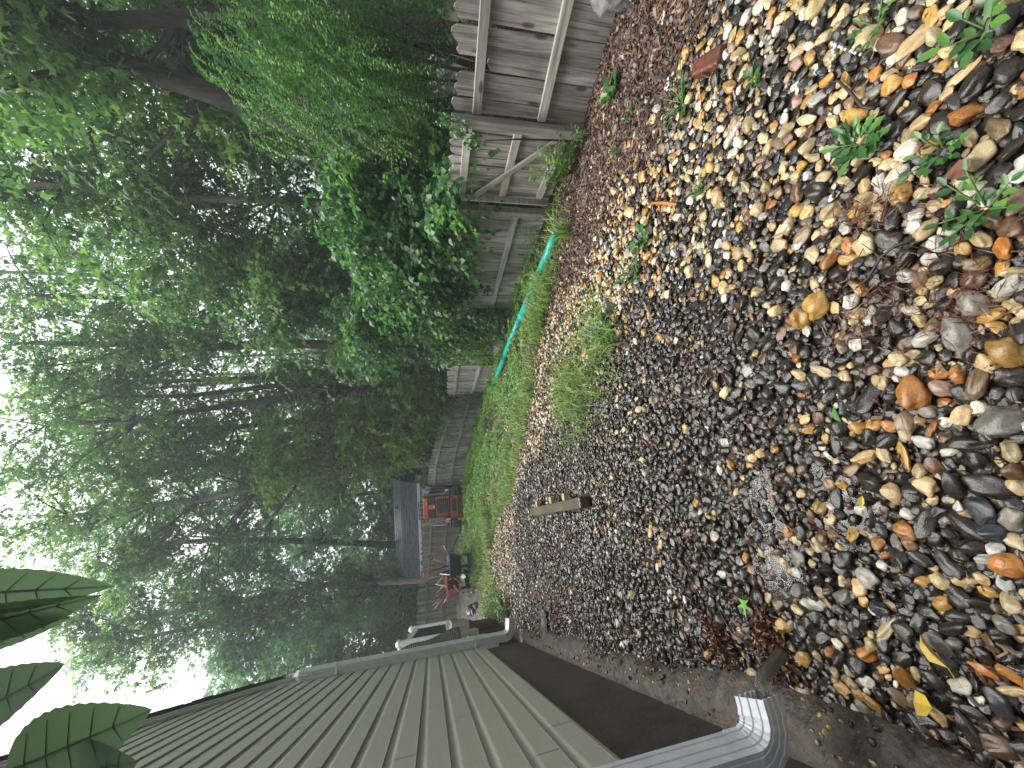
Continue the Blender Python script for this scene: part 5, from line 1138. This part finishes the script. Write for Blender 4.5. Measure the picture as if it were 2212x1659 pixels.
tool('pole', 'white pole crossing the dark shafts above the red wheelbarrow', tp_(-.62, .05, .55), tp_(-.40, .0, 1.08), .012, M['white'])
tool('broom', 'yellow shafted broom leaning left over the red wheelbarrow', tp_(-.45, .1, .75), tp_(-.66, .05, 1.06), .013, M['yellow'], grip=M['handle'])
tool('pickaxe', 'thick dark shaft with red head leaning towards the porch', tp_(-.40, .1, .45), tp_(-1.02, -.05, 1.10), .024, M['handle_dark'], 'blade', M['steel'])
tool('digging_bar', 'black digging bar leaning out beyond the red wheelbarrow', tp_(-.45, .15, .5), tp_(-1.0, .05, 1.16), .02, M['black'], 'blade', M['steel'])
tool('axe', 'red headed axe with orange handle hanging off the red wheelbarrow', tp_(-.92, .0, .86), tp_(-.58, .05, .62), .018, M['orange'], 'blade', M['red'])
tool('trowel', 'small red handled trowel tucked under the navy tray rim', tp_(-.30, -.38, .38), tp_(-.14, -.30, .62), .014, M['red'], 'blade', M['steel'])
tool('shovel', 'shovel with long dark shaft rising highest between the two wheelbarrows', tp_(-.2, .1, .5), tp_(-.30, .0, 1.22), .017, M['handle_dark'], 'd', M['handle_dark'])
tool('rake', 'rake with dull red shaft tilted across the dark shafts in the navy wheelbarrow', tp_(-.15, .1, .5), tp_(.22, -.05, 1.14), .016, M['darkred'], 'blade', M['steel'])
tool('pole', 'worn pale pole slanting from navy tray towards the red wheelbarrow', tp_(.12, .05, .55), tp_(-.34, -.1, 1.02), .014, M['handle'])
# rocks at the foot of the back fence
for i, (x, y, s_) in enumerate(((-6.2, 10.7, .16), (-6.0, 10.35, .12), (-6.45, 10.5, .15), (-5.75, 10.1, .10), (-6.3, 10.1, .13), (-5.6, 10.55, .1))):
    o = bpy.data.objects.new('rock', PEBM[i]); link(o); o.location = on(x, y, s_ * .3); o.scale = (s_, s_ * .8, s_ * .6); o.rotation_euler = (.1, .2, i * 1.3); o['tint'] = (.05, .044, .036)
    tag(o, 'rough grey brown rock in the heap between red wheelbarrow and porch', 'rock', 'rocks heaped between wheelbarrow and porch')

# ------------------------------------------------------------------ trees
def clumps_in(c, r, n, hollow=.35):
    v = rng.normal(0, 1, (n, 3)); v = unit(v) * (hollow + (1 - hollow) * rng.random((n, 1)) ** .5)
    return np.array(c) + v * np.array(r)
def sprays(C, rad, per, leaf, nleaf, droop=.5, flat=.55):
    """for each clump centre: twigs that fan out and droop, with alternate leaves"""
    n = len(C); K = n * per
    c = np.repeat(C, per, 0); tone = np.repeat(rng.random(n), per)
    d = unit(rng.normal(0, 1, (K, 3)) * [1, 1, .55] + [0, 0, .05]); st = c + rng.normal(0, 1, (K, 3)) * rad * np.array([.45, .45, .45 * flat])
    ln = rad * (.5 + .6 * rng.random((K, 1)))
    t = (np.arange(nleaf)[None, :] + rng.random((K, nleaf)) * .7) / nleaf
    P = st[:, None, :] + d[:, None, :] * (ln[:, None, :] * t[..., None]) + np.array([0, 0, -1.0]) * (droop * ln[:, None, :] * (t ** 1.7)[..., None])
    side = np.cross(d, [0, 0, 1.0]); side = unit(side)[:, None, :] * np.where(np.arange(nleaf) % 2, 1, -1)[None, :, None]
    T = d[:, None, :] * .7 + side * .8 + np.array([0, 0, -.55]) + rng.normal(0, .35, (K, nleaf, 3))
    Nn = np.array([0, 0, 1.0]) + rng.normal(0, .55, (K, nleaf, 3)) + d[:, None, :] * .3
    S = leaf * 1.12 * (.55 + .7 * rng.random((K, nleaf)))
    rn = .55 * np.repeat(tone[:, None], nleaf, 1) + .45 * rng.random((K, nleaf))
    f = lambda a: a.reshape(-1, 3)
    return f(P), f(T), f(Nn), S.ravel(), rn.ravel()
def tree(name, label, trunk, rad, crowns, leaf=.13, shape=SH_TRI, mat='leaf', bark='bark', forks=(), cat='tree', group=None, clump=.68, per=21, nleaf=9, droop=.5, limbs=True):
    """trunk: list of points; crowns: list of (centre, radii, number of clumps)"""
    base = Vector(trunk[0]); root = empty(name, base, label=label, cat=cat, group=group); b = np.array(base)
    pts = [Vector(p) - base for p in trunk]; r = np.linspace(rad[0], rad[1], len(pts)).tolist(); r[0] *= 1.35
    mb = MB().tube(pts, r, n=12)
    for (fp, r1, r2) in forks: mb.tube([Vector(p) - base for p in fp], np.linspace(r1, r2, len(fp)).tolist(), n=9)
    mb.build('trunk', M[bark], root, smooth=True)
    C = np.concatenate([clumps_in(c, rr, n) for c, rr, n in crowns]) - b
    P, T, Nn, S, rn = sprays(C, clump, per, leaf, nleaf, droop)
    obj_of('crown', leaf_mesh('crown', P, T, Nn, S, shape, M[mat], rn), root)
    if limbs:
        lm = MB(); tr = np.array([list(p) for p in pts]); r_ = random.Random(len(C))
        for c in C[::2]:
            zt = c[2] - np.hypot(*(c[:2] - tr[-1][:2])) * .35 - .4
            i = int(np.argmin(np.abs(tr[:, 2] - zt))); a = Vector(tr[i]); e = Vector(c); mid = a.lerp(e, .5) + Vector((r_.uniform(-.2, .2), r_.uniform(-.2, .2), .12 * (e - a).length))
            q = min(.05, r[min(i, len(r) - 1)] * .45); lm.tube([a, mid, e], [q, q * .6, .008], n=5)
        tag(lm.build('limbs', M['branch'], root, smooth=True), kind='stuff')
    return root
g_ = lambda x, y: hz(x, y) - .1
tree('tree', 'big dark forked tree with one trunk leaning over the near fence run', [(4.15, 7.3, g_(4.15, 7.3)), (4.28, 7.1, 1.4), (4.34, 7, 2.81), (4.52, 7, 3.65), (4.81, 7, 4.63), (5.14, 7, 5.84), (5.48, 7, 6.9), (5.9, 7.1, 8.8)], (.23, .10),
     [((5.4, 9.2, 6.9), (2.4, 1.6, 2.4), 30), ((6.6, 8.8, 5.0), (1.6, 1.3, 1.4), 20), ((4.7, 6.6, 7.6), (1.5, 1.2, .9), 16)], leaf=.14, forks=[([(4.3, 7.05, 2.55), (4.86, 7, 3.36), (5.24, 7, 3.69), (5.88, 7, 4.4), (6.6, 7.1, 5.1)], .21, .13), ([(4.9, 7, 4.9), (4.95, 6.7, 5.3), (4.7, 6.5, 5.7)], .035, .015)])
tree('tree', 'straight grey trunk tree nearest the rotted fence run', [(6.0, 6.6, g_(6, 6.6)), (5.94, 6.5, 1.37), (5.92, 6.5, 2.1), (5.8, 6.5, 3.44), (5.52, 6.5, 4.67), (5.29, 6.5, 5.78), (5.36, 6.5, 6.9), (5.2, 6.6, 8.4)], (.16, .07),
     [((5.9, 7.6, 5.6), (1.8, 1.2, 1.5), 22), ((5.2, 5.8, 6.6), (1.6, 1.2, .8), 16), ((6.6, 7.6, 3.2), (1.2, .9, 1.0), 10)], leaf=.135)
tree('tree', 'slim pale straight tree rising behind the gate', [(4.12, 9, g_(4.1, 9)), (4.13, 9, .4), (4.1, 9, 1.48), (4.08, 9, 4.33), (4.0, 9, 5.68), (3.96, 9, 6.64), (4.1, 9, 8.0), (4.0, 9.1, 9.6)], (.095, .05),
     [((3.9, 9.6, 7.6), (1.7, 1.3, 2.6), 28), ((3.4, 9.3, 4.6), (1.2, 1.0, 1.2), 14)], bark='bark_pale', leaf=.145)
tree('tree', 'thin dark tree behind the grey fence run and pipe', [(2.65, 13, g_(2.65, 13)), (2.7, 13, 1.6), (2.82, 13, 5.18), (2.94, 13, 6.93), (2.84, 13, 9.24), (2.9, 13, 11.5)], (.12, .05),
     [((2.9, 13, 8.5), (1.9, 1.8, 4.2), 34), ((3.3, 12.4, 3.6), (1.5, 1.2, 1.5), 18)])
tree('tree', 'tall twin stemmed tree behind the ivy covered fence', [(1.0, 14, g_(1, 14)), (1.07, 14, .2), (1.41, 14, 2.45), (1.66, 14, 6.07), (1.52, 14, 8.05), (1.65, 14, 9.88), (1.75, 14, 12.5)], (.22, .07),
     [((1.9, 14.2, 11.2), (2.0, 2.0, 3.2), 36), ((2.2, 14.4, 5.4), (1.4, 1.2, 1.6), 14)], forks=[([(1.55, 14, 7.8), (1.0, 14, 9.43), (.2, 14, 10.63), (-.3, 14, 12)], .07, .03)])
tree('tree', 'dark double trunk tree at the low corner of the yard', [(-.5, 15, g_(-.5, 15)), (-.39, 15, 1.75), (-.1, 15, 4.19), (-.2, 15, 6.47), (-.33, 15, 7.9), (-.65, 15, 10.56), (-.72, 15, 13)], (.19, .06),
     [((-.8, 15.2, 11.6), (2.2, 2.0, 3.4), 44), ((-.2, 15.4, 5.2), (1.5, 1.3, 1.4), 12)], forks=[([(-.1, 15.3, .1), (-.04, 15.2, 1.74), (.29, 15.2, 6.45), (.04, 15.2, 9.24), (.1, 15.3, 12)], .13, .05)])
tree('tree', 'pale branching tree right of the shed', [(-2.75, 15, g_(-2.8, 15)), (-2.82, 15, 2.02), (-2.89, 15, 4.14), (-3.06, 15, 5.83), (-3.26, 15, 7.16), (-3.47, 15, 8.96), (-3.48, 15, 10.28), (-3.6, 15, 12.5)], (.20, .06),
     [((-3.4, 15.6, 10.6), (2.6, 2.0, 4.2), 66), ((-2.6, 15.6, 4.8), (1.6, 1.3, 1.8), 20), ((-5.6, 15.6, 9.6), (1.9, 1.6, 3.0), 34)], bark='bark_pale', forks=[([(-3.06, 15, 5.83), (-3.76, 15, 7.74), (-4.41, 15, 8.86), (-5.01, 15, 10.2), (-6.2, 15, 11.4)], .09, .03), ([(-2.9, 15, 4.3), (-3.6, 14.8, 5.6), (-4.6, 14.8, 7.3), (-5.6, 14.8, 8.2)], .06, .02)])
tree('tree', 'bright star leaved young tree leaning over the corner of the fence', [(-1.7, 14.6, g_(-1.7, 14.6)), (-1.65, 14.5, 1.2), (-1.6, 14.4, 3.0), (-1.4, 14.3, 5.2)], (.07, .03),
     [((-1.5, 14.2, 3.4), (1.6, .9, 2.3), 52), ((-.7, 13.7, 1.7), (1.1, .7, .9), 20), ((-2.0, 14.3, 6.2), (1.4, .9, 1.3), 18)], leaf=.13, shape=SH_STAR, mat='leaf_bright', per=20, nleaf=7, droop=.7, clump=.6)
tree('tree', 'young green tree with star leaves between slim pale trunk and ivy', [(3.0, 10.6, g_(3, 10.6)), (2.9, 10.5, 2), (2.8, 10.4, 4.5)], (.06, .03),
     [((2.6, 10.4, 5.2), (1.5, 1.1, 1.7), 34), ((1.9, 10.8, 3.4), (1.2, .9, 1.2), 20)], leaf=.125, shape=SH_STAR, mat='leaf', per=20, nleaf=7, droop=.7, clump=.6)
tree('tree', 'tall tree behind the right end of the shed roof', [(-8.0, 20, g_(-8, 20)), (-7.99, 20, 1.79), (-7.15, 20, 6.38), (-6.54, 20, 10.24), (-6.28, 20, 14)], (.2, .08), [((-6.8, 20, 12), (2.8, 2.2, 4.6), 54), ((-5.4, 19.8, 6), (2, 1.6, 2), 22)], leaf=.15, mat='leaf_hazed')
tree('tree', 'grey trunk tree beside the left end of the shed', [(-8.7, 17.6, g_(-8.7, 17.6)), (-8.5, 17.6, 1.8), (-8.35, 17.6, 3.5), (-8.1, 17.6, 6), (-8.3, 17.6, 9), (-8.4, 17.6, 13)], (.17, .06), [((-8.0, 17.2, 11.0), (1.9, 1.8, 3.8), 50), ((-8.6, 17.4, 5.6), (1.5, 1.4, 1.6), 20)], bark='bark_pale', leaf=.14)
tree('tree', 'tall tree whose branches reach into the open sky above the house roof', [(-9.4, 19.5, g_(-9.4, 19.5)), (-9.5, 19.3, 4), (-9.6, 19, 9), (-9.8, 18.8, 14)], (.2, .06), [((-9.6, 17.8, 10.6), (1.8, 1.6, 4.4), 52), ((-10.6, 18.6, 8.6), (1.5, 1.5, 2.2), 24), ((-9.2, 19, 4.6), (1.7, 1.4, 1.6), 18)], leaf=.14, mat='leaf_hazed')
tree('tree', 'pale misty tree showing above the porch railing', [(-13.4, 23, g_(-13.4, 23)), (-13.4, 23, 3), (-13.3, 23, 7)], (.14, .04), [((-13.2, 22.6, 5.4), (1.9, 1.6, 3.2), 46)], leaf=.15, mat='leaf_hazed')
tree('tree', 'bushy tree rising behind the shed and mossy fence', [(-10.6, 21, g_(-10.6, 21)), (-10.6, 21, 3), (-10.4, 21, 8)], (.14, .04), [((-10.4, 20.8, 5), (2.1, 1.6, 3.0), 44)], leaf=.15, mat='leaf_hazed')
# second row closes the view behind the first trees
row = [(8.6, 9.5, 3.0, 12), (7.4, 13, 3.2, 14), (4.6, 17, 3.0, 16), (.8, 19.5, 3.0, 17), (-3.0, 20.5, 3.0, 17), (10.5, 7.0, 3.0, 11), (11.5, 13, 3.4, 15), (-1.2, 17.8, 2.4, 15)]
rl = ['dark tree in the wood deep behind the rotted fence run', 'tree in the wood behind the forked trunk', 'tree in the wood behind the slim pale trunk', 'tall tree in the wood behind the twin stemmed tree', 'tall tree in the wood behind the star leaved young tree', 'shady tree at the wood edge past the grey fabric roll', 'broad tree in the wood behind the shady edge tree', 'tree in the wood behind the double trunk tree']
for (x, y, r_, h), lab in zip(row, rl):
    tree('tree', lab, [(x, y, g_(x, y)), (x + .1, y, h * .3), (x - .1, y, h * .6), (x, y, h)], (.2, .05), [((x, y, h * .62), (r_, r_ * .8, h * .42), 26 if x > 6 else 42), ((x + .4, y - .6, h * .2), (r_ * .9, r_ * .6, h * .16), 16)], leaf=.20, mat='leaf', per=20, clump=.85)
# far wood: one mass beyond the single trees
cs = []
for q in range(13):
    a = -1.0 + q * .165; d_ = 27 + 3 * math.sin(q * 2.3); x, y = d_ * math.sin(a), d_ * math.cos(a) + 2
    if x < -15.2: continue
    cs.append(clumps_in((x, y, 7.5), (3.2, 2.2, 7.0), 26 if a > .15 else 64, hollow=.1)); cs.append(clumps_in((x, y - 1, 2.6), (3.4, 2.0, 2.6), 40, hollow=.1))
C = np.concatenate(cs); C = C[C[:, 2] > .3]
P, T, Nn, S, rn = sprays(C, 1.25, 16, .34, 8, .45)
tag(obj_of('far_wood', leaf_mesh('far_wood', P, T, Nn, S, SH_TRI, M['leaf_hazed'], rn)), kind='stuff')
tm = MB(); fr = random.Random(21)
for q in range(16):
    a = fr.uniform(-.85, 1.0); d_ = fr.uniform(20, 30); x, y = d_ * math.sin(a), d_ * math.cos(a); l_ = fr.uniform(-.6, .6)
    if x < -12.5: continue
    tm.tube([(x, y, hz(x, y) - .2), (x + l_ * .4, y, 6), (x + l_, y, 15)], [fr.uniform(.1, .2), .1, .05], n=7)
tag(tm.build('far_trunks', M['bark'], smooth=True), kind='stuff')

# ------------------------------------------------------------------ shrubs behind the fence, vines on it
def shrub(name, label, base, crowns, leaf, shape, mat, per=16, nleaf=8, clump=.42, droop=.6, cat='shrub', stems=7):
    b = Vector(base); root = empty(name, b, label=label, cat=cat); C = np.concatenate([clumps_in(c, rr, n, .15) for c, rr, n in crowns]) - np.array(b)
    P, T, Nn, S, rn = sprays(C, clump, per, leaf, nleaf, droop); k = P[:, 2] > .02
    obj_of('foliage', leaf_mesh('foliage', P[k], T[k], Nn[k], S[k], shape, M[mat], rn[k]), root); mb = MB(); r_ = random.Random(len(C))
    for i in range(stems):
        c = Vector(C[r_.randrange(len(C))]); mb.tube([Vector((r_.uniform(-.1, .1), r_.uniform(-.1, .1), 0)), c * .5 + Vector((0, 0, .2)), c], [.02, .013, .005], n=5)
    mb.build('stem', M['branch'], root, smooth=True); return root
shrub('shrub', 'broad heart leaved shrub spilling over the fence and gate top', (3.1, 5.9, g_(3.1, 5.9)), [((2.75, 5.9, 2.2), (.85, .7, .95), 36), ((2.35, 5.6, 1.55), (.55, .7, .45), 22), ((1.75, 6.3, 1.9), (.55, .6, .75), 20), ((3.2, 5.6, 1.2), (.6, .8, .8), 16), ((2.05, 5.4, 1.12), (.25, .5, .2), 9), ((1.62, 6.3, 1.15), (.2, .4, .22), 8), ((2.22, 4.5, 1.15), (.2, .35, .15), 5), ((1.35, 6.9, 1.25), (.25, .5, .25), 8)], .078, SH_HEART, 'leaf_glossy', per=19, nleaf=8)
shrub('shrub', 'heart leaved shrub drooping over the middle fence run behind the pipe', (2.2, 7.6, g_(2.2, 7.6)), [((1.6, 7.4, 1.7), (.7, .8, .7), 30), ((1.2, 7.9, 2.5), (.7, .7, .7), 24), ((1.7, 8.2, .9), (.6, .7, .6), 14), ((.95, 8.3, 1.15), (.25, .6, .25), 8)], .082, SH_HEART, 'leaf_glossy', per=18, nleaf=8)
# small leafed trailing shrub: hanging strings of paired leaflets
tb = (3.6, 4.5, g_(3.6, 4.5)); tr_ = empty('trailing_shrub', tb, label='small leaved trailing shrub hanging in strings behind the ragged fence run', cat='shrub'); sb = MB()
n = 1100; o3 = clumps_in((3.75, 4.45, 2.15), (1.05, 1.0, 1.05), n, .0) - np.array(tb); o3[:, 2] = np.maximum(o3[:, 2], .5)
extra = rng.random(n) < .35; o3[extra] = (clumps_in((4.1, 5.0, 3.2), (1.2, 1.0, .7), n, 0)[extra] - np.array(tb))
a = rng.random(n) * 6.283; dx = np.stack([np.cos(a), np.sin(a), .25 * np.ones(n)], -1); dx[:, 0] -= .35; dx[:, 1] += .15; ln = .25 + .45 * rng.random(n); kk = 34
t_ = (np.arange(kk)[None, :] + .5) / kk
P = o3[:, None, :] + dx[:, None, :] * (ln[:, None] * t_ * .55)[..., None] + np.array([0, 0, -1.]) * (ln[:, None] * t_ ** 1.8)[..., None]
sd = unit(np.cross(dx, [0, 0, 1.]))[:, None, :] * np.where(np.arange(kk) % 2, 1, -1)[None, :, None]
T = sd * .9 + dx[:, None, :] * .4 + np.array([0, 0, -.35]) + rng.normal(0, .25, (n, kk, 3)); Nn = np.array([0, -.35, 1.]) + rng.normal(0, .4, (n, kk, 3))
tone = np.repeat((.5 * rng.random(n) + .15)[:, None], kk, 1) + .35 * t_ + .15 * rng.random((n, kk))
obj_of('foliage', leaf_mesh('foliage', P.reshape(-1, 3), T.reshape(-1, 3), Nn.reshape(-1, 3), (.028 + .02 * rng.random((n, kk))).ravel(), SH_OVAL, M['leaf_glossy'], tone.ravel()), tr_)
for i in range(10): q = Vector(o3[i * 7]); sb.tube([Vector((.1 * math.cos(i), .1 * math.sin(i), 0)), q * .5 + Vector((0, 0, .35)), q], [.025, .015, .006], n=5)
sb.build('stem', M['branch'], tr_, smooth=True)
under = [(4.6, 3.4, .9, 'dark undergrowth behind the ragged fence run'), (3.6, 6.6, 1.0, 'dark undergrowth behind the gate'), (2.6, 9.0, 1.1, 'dark undergrowth behind the ivy fence run'), (1.6, 11.5, 1.2, 'dark undergrowth behind the low shaded fence run'), (5.5, 9.5, 1.4, 'dark undergrowth around the forked tree'), (.6, 14.6, 1.3, 'dark undergrowth at the yard corner'), (-3.4, 14.8, 1.0, 'dark undergrowth behind the loader'), (5.6, 4.6, 1.3, 'dark undergrowth deep behind the trailing shrub'), (4.4, 13, 1.6, 'dark undergrowth among the slim trunks')]
for (x, y, r_, lab) in under:
    shrub('undergrowth', lab, (x, y, g_(x, y)), [((x, y, hz(x, y) + r_ * .75), (r_, r_ * .9, r_ * .8), int(34 * r_))], .10, SH_OVAL, 'leaf', per=14, nleaf=8, clump=.5)
def vine(name, label, pts, size, n, shape=SH_HEART, mat='leaf_glossy', thick=.09, cat='vine', leaf=.06, off=-.06):
    """ivy on a vertical face: leaves crowd round a set of blobs and face the yard"""
    b = Vector(pts[0][0]); root = empty(name, (b.x, b.y, hz(b.x, b.y)), label=label, cat=cat); L0 = np.array(root.location); P = []; mb = MB()
    for (c, r_) in pts:
        c = np.array(c); v = unit(rng.normal(0, 1, (int(n * r_[0] * r_[2]), 3))) * rng.random((int(n * r_[0] * r_[2]), 1)) ** .45; P.append(c + v * np.array(r_) - L0)
        mb.tube([Vector((0, 0, 0)), Vector((c - L0) * .6) + Vector((.02, 0, 0)), Vector(c - L0)], [.010, .008, .004], n=5)
    P = np.concatenate(P); P = P[P[:, 2] > -.02]; k = len(P)
    T = np.array([-.25, -.35, -.8]) + rng.normal(0, .45, (k, 3)); Nn = np.array([-.45, -.75, .55]) + rng.normal(0, .4, (k, 3))
    obj_of('leaves', leaf_mesh('leaves', P, T, Nn, leaf * (.6 + .7 * rng.random(k)), shape, M[mat], rng.random(k)), root); mb.build('stem', M['branch'], root, smooth=True); return root
vine('ivy', 'thick ivy mound hanging down the fence beside the teal pipe', [((1.22, 6.95, .25), (.20, .35, .55)), ((1.10, 7.4, .1), (.25, .45, .45)), ((1.02, 7.5, .75), (.18, .35, .5))], .06, 8500)
vine('ivy', 'bright ivy strand falling from the fence top over the ivy fence run', [((.98, 8.0, .75), (.16, .35, .55)), ((.85, 8.4, .35), (.18, .4, .4)), ((1.05, 7.9, 1.25), (.2, .3, .3))], .06, 8000, mat='leaf_bright')
vine('ivy', 'second bright ivy clump further along the fence towards the corner', [((.68, 9.1, .45), (.18, .4, .5)), ((.62, 9.4, 0), (.2, .4, .3)), ((.72, 9.0, .9), (.18, .35, .3))], .06, 5200, mat='leaf_bright')
vine('ivy', 'dark ivy covering the fence at the low yard corner', [((-.25, 12.8, .1), (.3, .5, .55)), ((-.35, 13.3, -.1), (.3, .5, .5))], .06, 3600)
vine('vine_sprig', 'leafy vine sprig drooping over the post between fence and gate', [((2.24, 3.34, 1.13), (.07, .12, .10)), ((2.20, 3.45, .98), (.06, .10, .12)), ((2.24, 3.28, 1.26), (.06, .12, .06))], .05, 9000, shape=SH_OVAL, mat='leaf_weed', leaf=.042)

# ------------------------------------------------------------------ branch hanging close by
m, t, p, out = newmat('near_leaf'); tc = t.nodes.new('ShaderNodeTexCoord'); n1 = N_(t, 'ShaderNodeTexNoise', Scale=30.0, Detail=4.0); t.links.new(tc.outputs['Object'], n1.inputs['Vector'])
rp = ramp(t, [(.3, (.055, .105, .060)), (.7, (.08, .14, .08))], n1.outputs['Fac']); t.links.new(rp.outputs[0], p.inputs['Base Color']); p.inputs['Roughness'].default_value = .4
tr2 = N_(t, 'ShaderNodeBsdfTranslucent'); tr2.inputs['Color'].default_value = (.16, .27, .13, 1); mx = N_(t, 'ShaderNodeMixShader'); mx.inputs[0].default_value = .5; t.links.new(p.outputs[0], mx.inputs[1]); t.links.new(tr2.outputs[0], mx.inputs[2]); t.links.new(mx.outputs[0], out.inputs[0]); M['fgleaf'] = m; M['fgvein'] = simple('leaf_vein', (.075, .13, .05), .5, var=.1)
brh = empty('overhanging_branch', (-.22, .34, 1.86), label='leafy branch with saw edged leaves hanging down above the house roof', cat='branch'); B0 = Vector(brh.location)
def big_leaf(a, b, w, nrm, teeth=26, parent=brh):
    a = Vector(a) - B0; b = Vector(b) - B0; ax = (b - a); L = ax.length; u_ = ax.normalized(); nn = Vector(nrm); nn = (nn - u_ * nn.dot(u_)).normalized(); sd = nn.cross(u_)
    rows = []; n = teeth
    for i in range(n + 1):
        t_ = i / n; wd = w * math.sin(math.pi * min(1, t_ ** .8 * 1.0)) ** .75 * (1 - .25 * t_) if 0 < t_ < 1 else 0
        jag = 1 + (.05 if i % 2 else 0); c = a + u_ * (L * t_) + nn * (-.10 * L * t_ * t_)
        rows.append([c - sd * wd * jag + nn * wd * .22, c - sd * wd * .5 + nn * wd * .09, c, c + sd * wd * .5 + nn * wd * .09, c + sd * wd * jag + nn * wd * .22])
    mb = MB(); mb.add([q for r in rows for q in r], [(i * 5 + j, i * 5 + j + 1, i * 5 + 6 + j, i * 5 + 5 + j) for i in range(n) for j in range(4)])
    o = mb.build('leaf', M['fgleaf'], parent, smooth=True); v = MB().tube([rows[0][2] - nn * .0006, rows[n // 2][2] - nn * .0006, rows[n][2] - nn * .0006], [.0011, .0008, .0003], n=6)
    for i in range(3, n - 3, 4):
        for s in (0, 4): v.tube([rows[i][2] - nn * .0004, rows[i + 2][s] * .8 + rows[i + 2][2] * .2 - nn * .0004], [.0005, .0002], n=4)
    v.build('vein', M['fgleaf'], o); return o
big_leaf((-.262, .352, 1.800), (-.232, .338, 1.711), .030, (.25, -.9, .25))
big_leaf((-.275, .36, 1.77), (-.262, .33, 1.715), .024, (.2, -.9, -.1))
big_leaf((-.226, .345, 1.835), (-.186, .34, 1.763), .024, (.4, -.8, .3))
big_leaf((-.128, .345, 1.835), (-.1335, .34, 1.731), .016, (.5, -.75, .2))
big_leaf((-.150, .34, 1.83), (-.1455, .335, 1.735), .017, (-.3, -.85, .2))
big_leaf((-.160, .35, 1.83), (-.158, .345, 1.76), .014, (.1, -.9, .2))
mb = MB().tube([Vector((-.75, .30, 2.02)) - B0, Vector((-.45, .34, 1.93)) - B0, Vector((-.262, .352, 1.84)) - B0, Vector((-.226, .345, 1.84)) - B0, Vector((-.14, .345, 1.84)) - B0], [.006, .005, .0035, .003, .0015], n=7)
mb.tube([Vector((-.262, .352, 1.84)) - B0, Vector((-.262, .352, 1.80)) - B0], [.0018, .0014], n=6); mb.tube([Vector((-.275, .352, 1.845)) - B0, Vector((-.275, .36, 1.77)) - B0], [.0016, .0012], n=6)
mb.build('twig', M['stemg'], brh, smooth=True)

# ------------------------------------------------------------------ damp air
HAZE = 0.0035
if HAZE:
    m = bpy.data.materials.new('damp_air'); m.use_nodes = True; t = m.node_tree; t.nodes.clear(); out = t.nodes.new('ShaderNodeOutputMaterial'); pv = t.nodes.new('ShaderNodeVolumePrincipled')
    pv.inputs['Color'].default_value = (.86, .93, 1.0, 1); pv.inputs['Density'].default_value = HAZE; pv.inputs['Anisotropy'].default_value = .2; t.links.new(pv.outputs[0], out.inputs['Volume'])
    o = MB().hexa([(-95, -65, -3), (95, -65, -3), (95, 125, -3), (-95, 125, -3), (-95, -65, 24), (95, -65, 24), (95, 125, 24), (-95, 125, 24)]).build('haze', m); tag(o, kind='stuff')
